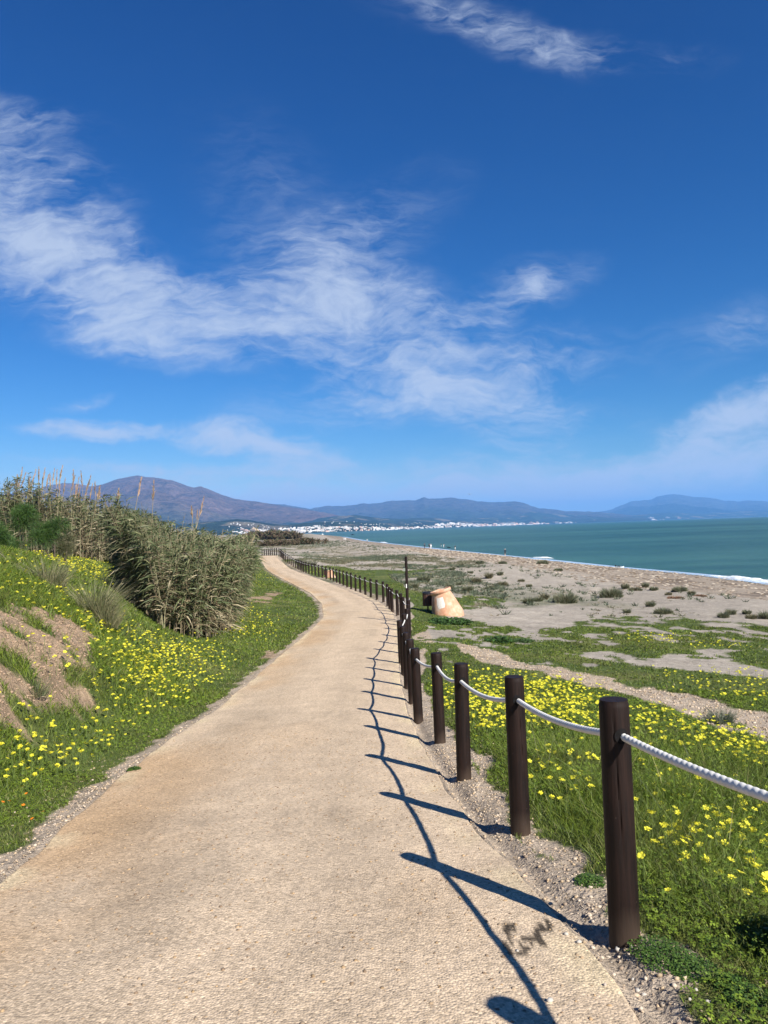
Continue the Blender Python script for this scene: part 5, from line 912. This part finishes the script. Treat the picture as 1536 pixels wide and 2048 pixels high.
# ------------------------------------------------------------------ people on the beach
M_skin = mat('skin', (.50, .30, .21), .6)
def cloth(c): return mat('cloth', c, .85, nscale=12., namt=.15)
def person(px, py, Hm, face, top, leg, hair, label, walk=.22, shorts=True, sit=False, bag=None):
    p = ground_hit([px], [py], 30, 1200)[0]; root = empty('person', tuple(p), face); tag(root, label, 'person', 'people on the beach'); s = Hm/1.72
    verts = []; edges = []; rad = []
    def add(co, r, par=None): verts.append(tuple(c*s for c in co)); rad.append(r*s); i = len(verts)-1; (edges.append((par, i)) if par is not None else None); return i
    pel = add((0, 0, .93), .125); ws_ = add((0, 0, 1.10), .115, pel); ch = add((0, .01, 1.32), .145, ws_); nk = add((0, .0, 1.46), .055, ch); hd = add((0, .02, 1.56), .085, nk); hd2 = add((0, .025, 1.65), .088, hd)
    for sg in (-1, 1):
        st_ = walk*sg; hp = add((.09*sg, 0, .88), .088, pel); kn = add((.095*sg, st_*.55+.03, .49), .056, hp); an = add((.10*sg, st_, .09), .038, kn); add((.105*sg, st_+.15, .035), .030, an)
        sh = add((.185*sg, 0, 1.40), .052, ch); eb = add((.235*sg, -st_*.35, 1.13), .042, sh); wr_ = add((.225*sg, -st_*.5+.06, .89), .027, eb); pm_ = add((.225*sg, -st_*.5+.08, .82), .030, wr_)
        for f in range(4): add((.225*sg, -st_*.5+.055+.018*f, .735+.006*abs(f-1.5)), .009, pm_)
        add((.205*sg, -st_*.5+.12, .79), .010, pm_)
    me = bpy.data.meshes.new('body'); me.from_pydata(verts, edges, []); o = bpy.data.objects.new('body', me); S.collection.objects.link(o); mod = o.modifiers.new('s', 'SKIN'); o.modifiers.new('ss', 'SUBSURF').levels = 1
    for i, r in enumerate(rad): me.skin_vertices[0].data[i].radius = (r, r*(.75 if i in (1, 2) else 1)); me.skin_vertices[0].data[i].use_root = (i == 0)
    dg = bpy.context.evaluated_depsgraph_get(); ev = o.evaluated_get(dg); m2 = bpy.data.meshes.new_from_object(ev); bpy.data.objects.remove(o); m2.name = 'body'
    for mt in (M_skin, top, leg, hair): m2.materials.append(mt)
    for f in m2.polygons:
        c = f.center/s; zc = c.z; ax = abs(c.x); f.use_smooth = True
        f.material_index = 3 if (zc > 1.60 and (c.y < .05 or zc > 1.68)) else (1 if (1.02 < zc < 1.45 or (ax > .16 and zc > .92)) else (2 if (zc < 1.02 and zc > (.50 if shorts else .10) and ax < .19) else 0))
    b_ = bpy.data.objects.new('body', m2); S.collection.objects.link(b_); b_.parent = root
    if sit: b_.scale = (1, 1, .55)
    # a simple nose and a hat/hair cap keep the head readable
    V, F = lathe([(.001, .115), (.06, .10), (.093, .05), (.097, .0), (.09, -.03)], 14); mesh('hair', V*s+np.array([0, .008, 1.64])*s, F, None, True, [hair], parent=root) if not sit else None
    return root
K = cloth((.015, .017, .022)); NV = cloth((.03, .04, .07)); WH = cloth((.75, .75, .74)); HB = mat('hair', (.03, .02, .015), .7); HG = mat('hair', (.45, .40, .34), .7)
person(1010.5, 1111.5, 1.75, .1, K, K, HG, 'lone walker with a black jacket and bare calves at the waterline', .12)
person(849.5, 1098.5, 1.75, .2, NV, K, HB, 'person in dark blue, leftmost of the group on the far beach', .1, False)
person(858.8, 1098.3, 1.72, .1, K, K, HB, 'person in black, left one of the pair beside the leftmost walker', .1)
person(862.0, 1098.8, 1.66, .1, WH, WH, HG, 'person in pale clothes half hidden at the right of the pair', .1, False)
person(882.5, 1095.8, 1.7, 1.4, K, WH, HB, 'person in a dark top and pale trousers near the water', .15)
person(887.6, 1097.0, 1.72, 1.4, WH, WH, HB, 'person in white standing at the water edge', .1, False)
person(889.4, 1096.6, 1.70, 1.2, NV, NV, HB, 'person in dark clothes just behind the one in white', .1, False)
person(910.5, 1100.6, 1.6, -.1, K, WH, HB, 'small walker with a black top right of the group', .12)
person(734.5, 1085.0, 1.7, .2, WH, K, HG, 'distant walker with a pale top and dark legs far along the beach', .1, False)
person(688.2, 1081.3, 1.7, .0, WH, WH, HG, 'left of the two tiny pale figures farthest along the beach', .1, False)
person(691.5, 1081.5, 1.7, .0, WH, WH, HG, 'right of the two tiny pale figures farthest along the beach', .1, False)
# dogs or bags on the wet sand: low dark humps, built as two sitting dogs
def dog(px, py, label, f):
    p = ground_hit([px], [py], 30, 900)[0]; root = empty('dog', tuple(p), f); tag(root, label, 'dog', 'dogs at the water edge'); verts = []; edges = []; rad = []
    def add(co, r, par=None): verts.append(co); rad.append(r); i = len(verts)-1; (edges.append((par, i)) if par is not None else None); return i
    hp = add((0, -.32, .55), .12); ch = add((0, .18, .56), .16, hp); nk = add((0, .38, .72), .085, ch); hd = add((0, .50, .82), .085, nk); add((0, .68, .77), .04, hd); add((0, -.62, .66), .022, hp)
    for sg in (-1, 1):
        sh = add((.09*sg, .20, .38), .052, ch); wr_ = add((.09*sg, .19, .17), .03, sh); add((.09*sg, .23, .02), .03, wr_); kn = add((.09*sg, -.24, .34), .06, hp); hk = add((.09*sg, -.42, .19), .03, kn); add((.09*sg, -.37, .02), .028, hk); add((.06*sg, .46, .93), .02, hd)
    me = bpy.data.meshes.new('body'); me.from_pydata(verts, edges, []); o = bpy.data.objects.new('body', me); S.collection.objects.link(o); o.modifiers.new('s', 'SKIN'); o.modifiers.new('ss', 'SUBSURF').levels = 1
    for i, r in enumerate(rad): me.skin_vertices[0].data[i].radius = (r, r); me.skin_vertices[0].data[i].use_root = (i == 0)
    m2 = bpy.data.meshes.new_from_object(o.evaluated_get(bpy.context.evaluated_depsgraph_get())); bpy.data.objects.remove(o); m2.materials.append(K); b_ = bpy.data.objects.new('body', m2); S.collection.objects.link(b_); b_.parent = root
dog(896.2, 1097.8, 'dark dog at the water edge, left one of two', 1.2); dog(899.0, 1098.2, 'dark dog at the water edge, right one of two', .9)
# small white and dark boat-shaped board left on the shore
M_wpl = mat('white_plastic', (.8, .82, .82), .4); 
def hull(name, px, py, d, L, Wd, Hh, m1, m2, label, cat, rz, zoff=0.):
    r = ray(px, py)*d; z = max(SEA, float(G(r[0], d))) if zoff == 0 else SEA; root = empty(name, (r[0], d, z), rz); tag(root, label, cat); tt = np.linspace(-1, 1, 22); V = []; prf = [(-1, 1.), (-.9, .45), (-.5, .05), (0, 0), (.5, .05), (.9, .45), (1, 1.)]
    for t_ in tt:
        w = Wd/2*(1-abs(t_)**2.6)+.01; V += [(t_*L/2, a*w, Hh*(b_+.35*abs(t_)**2)) for a, b_ in prf]
    mesh('hull', np.array(V), [grid_faces(22, 7), np.array([[i*7+6, i*7, (i+1)*7, (i+1)*7+6] for i in range(21)])], None, True, [m1], parent=root); return root
h_ = hull('kayak', 1239, 1135.5, 118, 1.35, .42, .20, M_wpl, NV, 'small white and dark kayak lying at the waterline', 'kayak', -.12)
V, F = lathe([(.001, .12), (.10, .10), (.16, .0), (.12, -.1), (.001, -.12)], 16); mesh('seat_pad', V*np.array([1.9, .9, 1])+np.array([-.15, 0, .24]), F, None, True, [K], parent=h_); V, F = lathe([(.001, .13), (.09, .10), (.13, 0), (.09, -.10), (.001, -.13)], 16); mesh('bow_bag', V+np.array([-.58, 0, .34]), F, None, True, [K], parent=h_)
h_ = hull('sailing_boat', 645, 1070.0, 1600, 6, 2.2, .9, M_wpl, NV, 'tiny white boat on the calm water before the town', 'boat', .3, 1); V, F = box(-1.2, 1.3, -.7, .7, .9, 2.2); mesh('cabin', V, F, None, False, [M_wpl], parent=h_); V, F = tubes(np.array([[.3, 0, 2.]]), np.array([[.3, 0, 5.]]), .12, .06, 8); mesh('mast', V, F, None, False, [M_wpl], parent=h_)
h_ = hull('motor_boat', 704.7, 1069.7, 1200, 5.6, 1.8, .8, K, NV, 'tiny dark boat on the water right of the white one', 'boat', .1, 1); V, F = box(-.8, .9, -.5, .5, .75, 1.5); mesh('cabin', V, F, None, False, [K], parent=h_)
# gull in the sky
r = ray(939.2, 988.5)*160; root = empty('gull', (r[0], 160, CZ+r[2]), 0) if False else empty('gull', (r[0], 160, CZ+float((ray(939.2, 988.5)*160)[2])), .4); tag(root, 'single tiny grey gull flying above the distant blue ridge', 'bird'); M_gull = mat('gull_feathers', (.30, .32, .35), .8)
V, F = lathe([(.001, -.22), (.03, -.17), (.055, -.02), (.045, .12), (.03, .18), (.001, .23)], 12); mesh('body', V[:, [0, 2, 1]], F, None, True, [M_gull], parent=root)
for sg in (-1, 1):
    V = np.array([[.03*sg, .08, .02], [.03*sg, -.07, .02], [.30*sg, .12, .13], [.30*sg, -.03, .13], [.62*sg, -.04, .05], [.60*sg, -.10, .05]]); mesh('wing', np.concatenate([V, V-[0, 0, .012]]), [np.array([[0, 1, 3, 2], [2, 3, 5, 4], [6, 8, 9, 7], [8, 10, 11, 9], [0, 2, 8, 6], [2, 4, 10, 8], [1, 7, 9, 3], [3, 9, 11, 5], [4, 5, 11, 10]])], None, False, [M_gull], parent=root)
# ------------------------------------------------------------------ haze
M_haze = bpy.data.materials.new('haze'); M_haze.use_nodes = True; t = M_haze.node_tree; t.nodes.remove(t.nodes['Principled BSDF']); vp = nn(t, 'ShaderNodeVolumePrincipled'); vp.inputs['Color'].default_value = (.20, .50, 1., 1); vp.inputs['Density'].default_value = 4.3e-5; vp.inputs['Anisotropy'].default_value = .0; lk(t, vp.outputs[0], t.nodes['Material Output'].inputs['Volume'])
V, F = box(-42000, 52000, -400, 39000, SEA-12, 1060); hz = mesh('haze', V, F, None, False, [M_haze]); tag(hz, 'thin blue sea haze', kind='stuff')
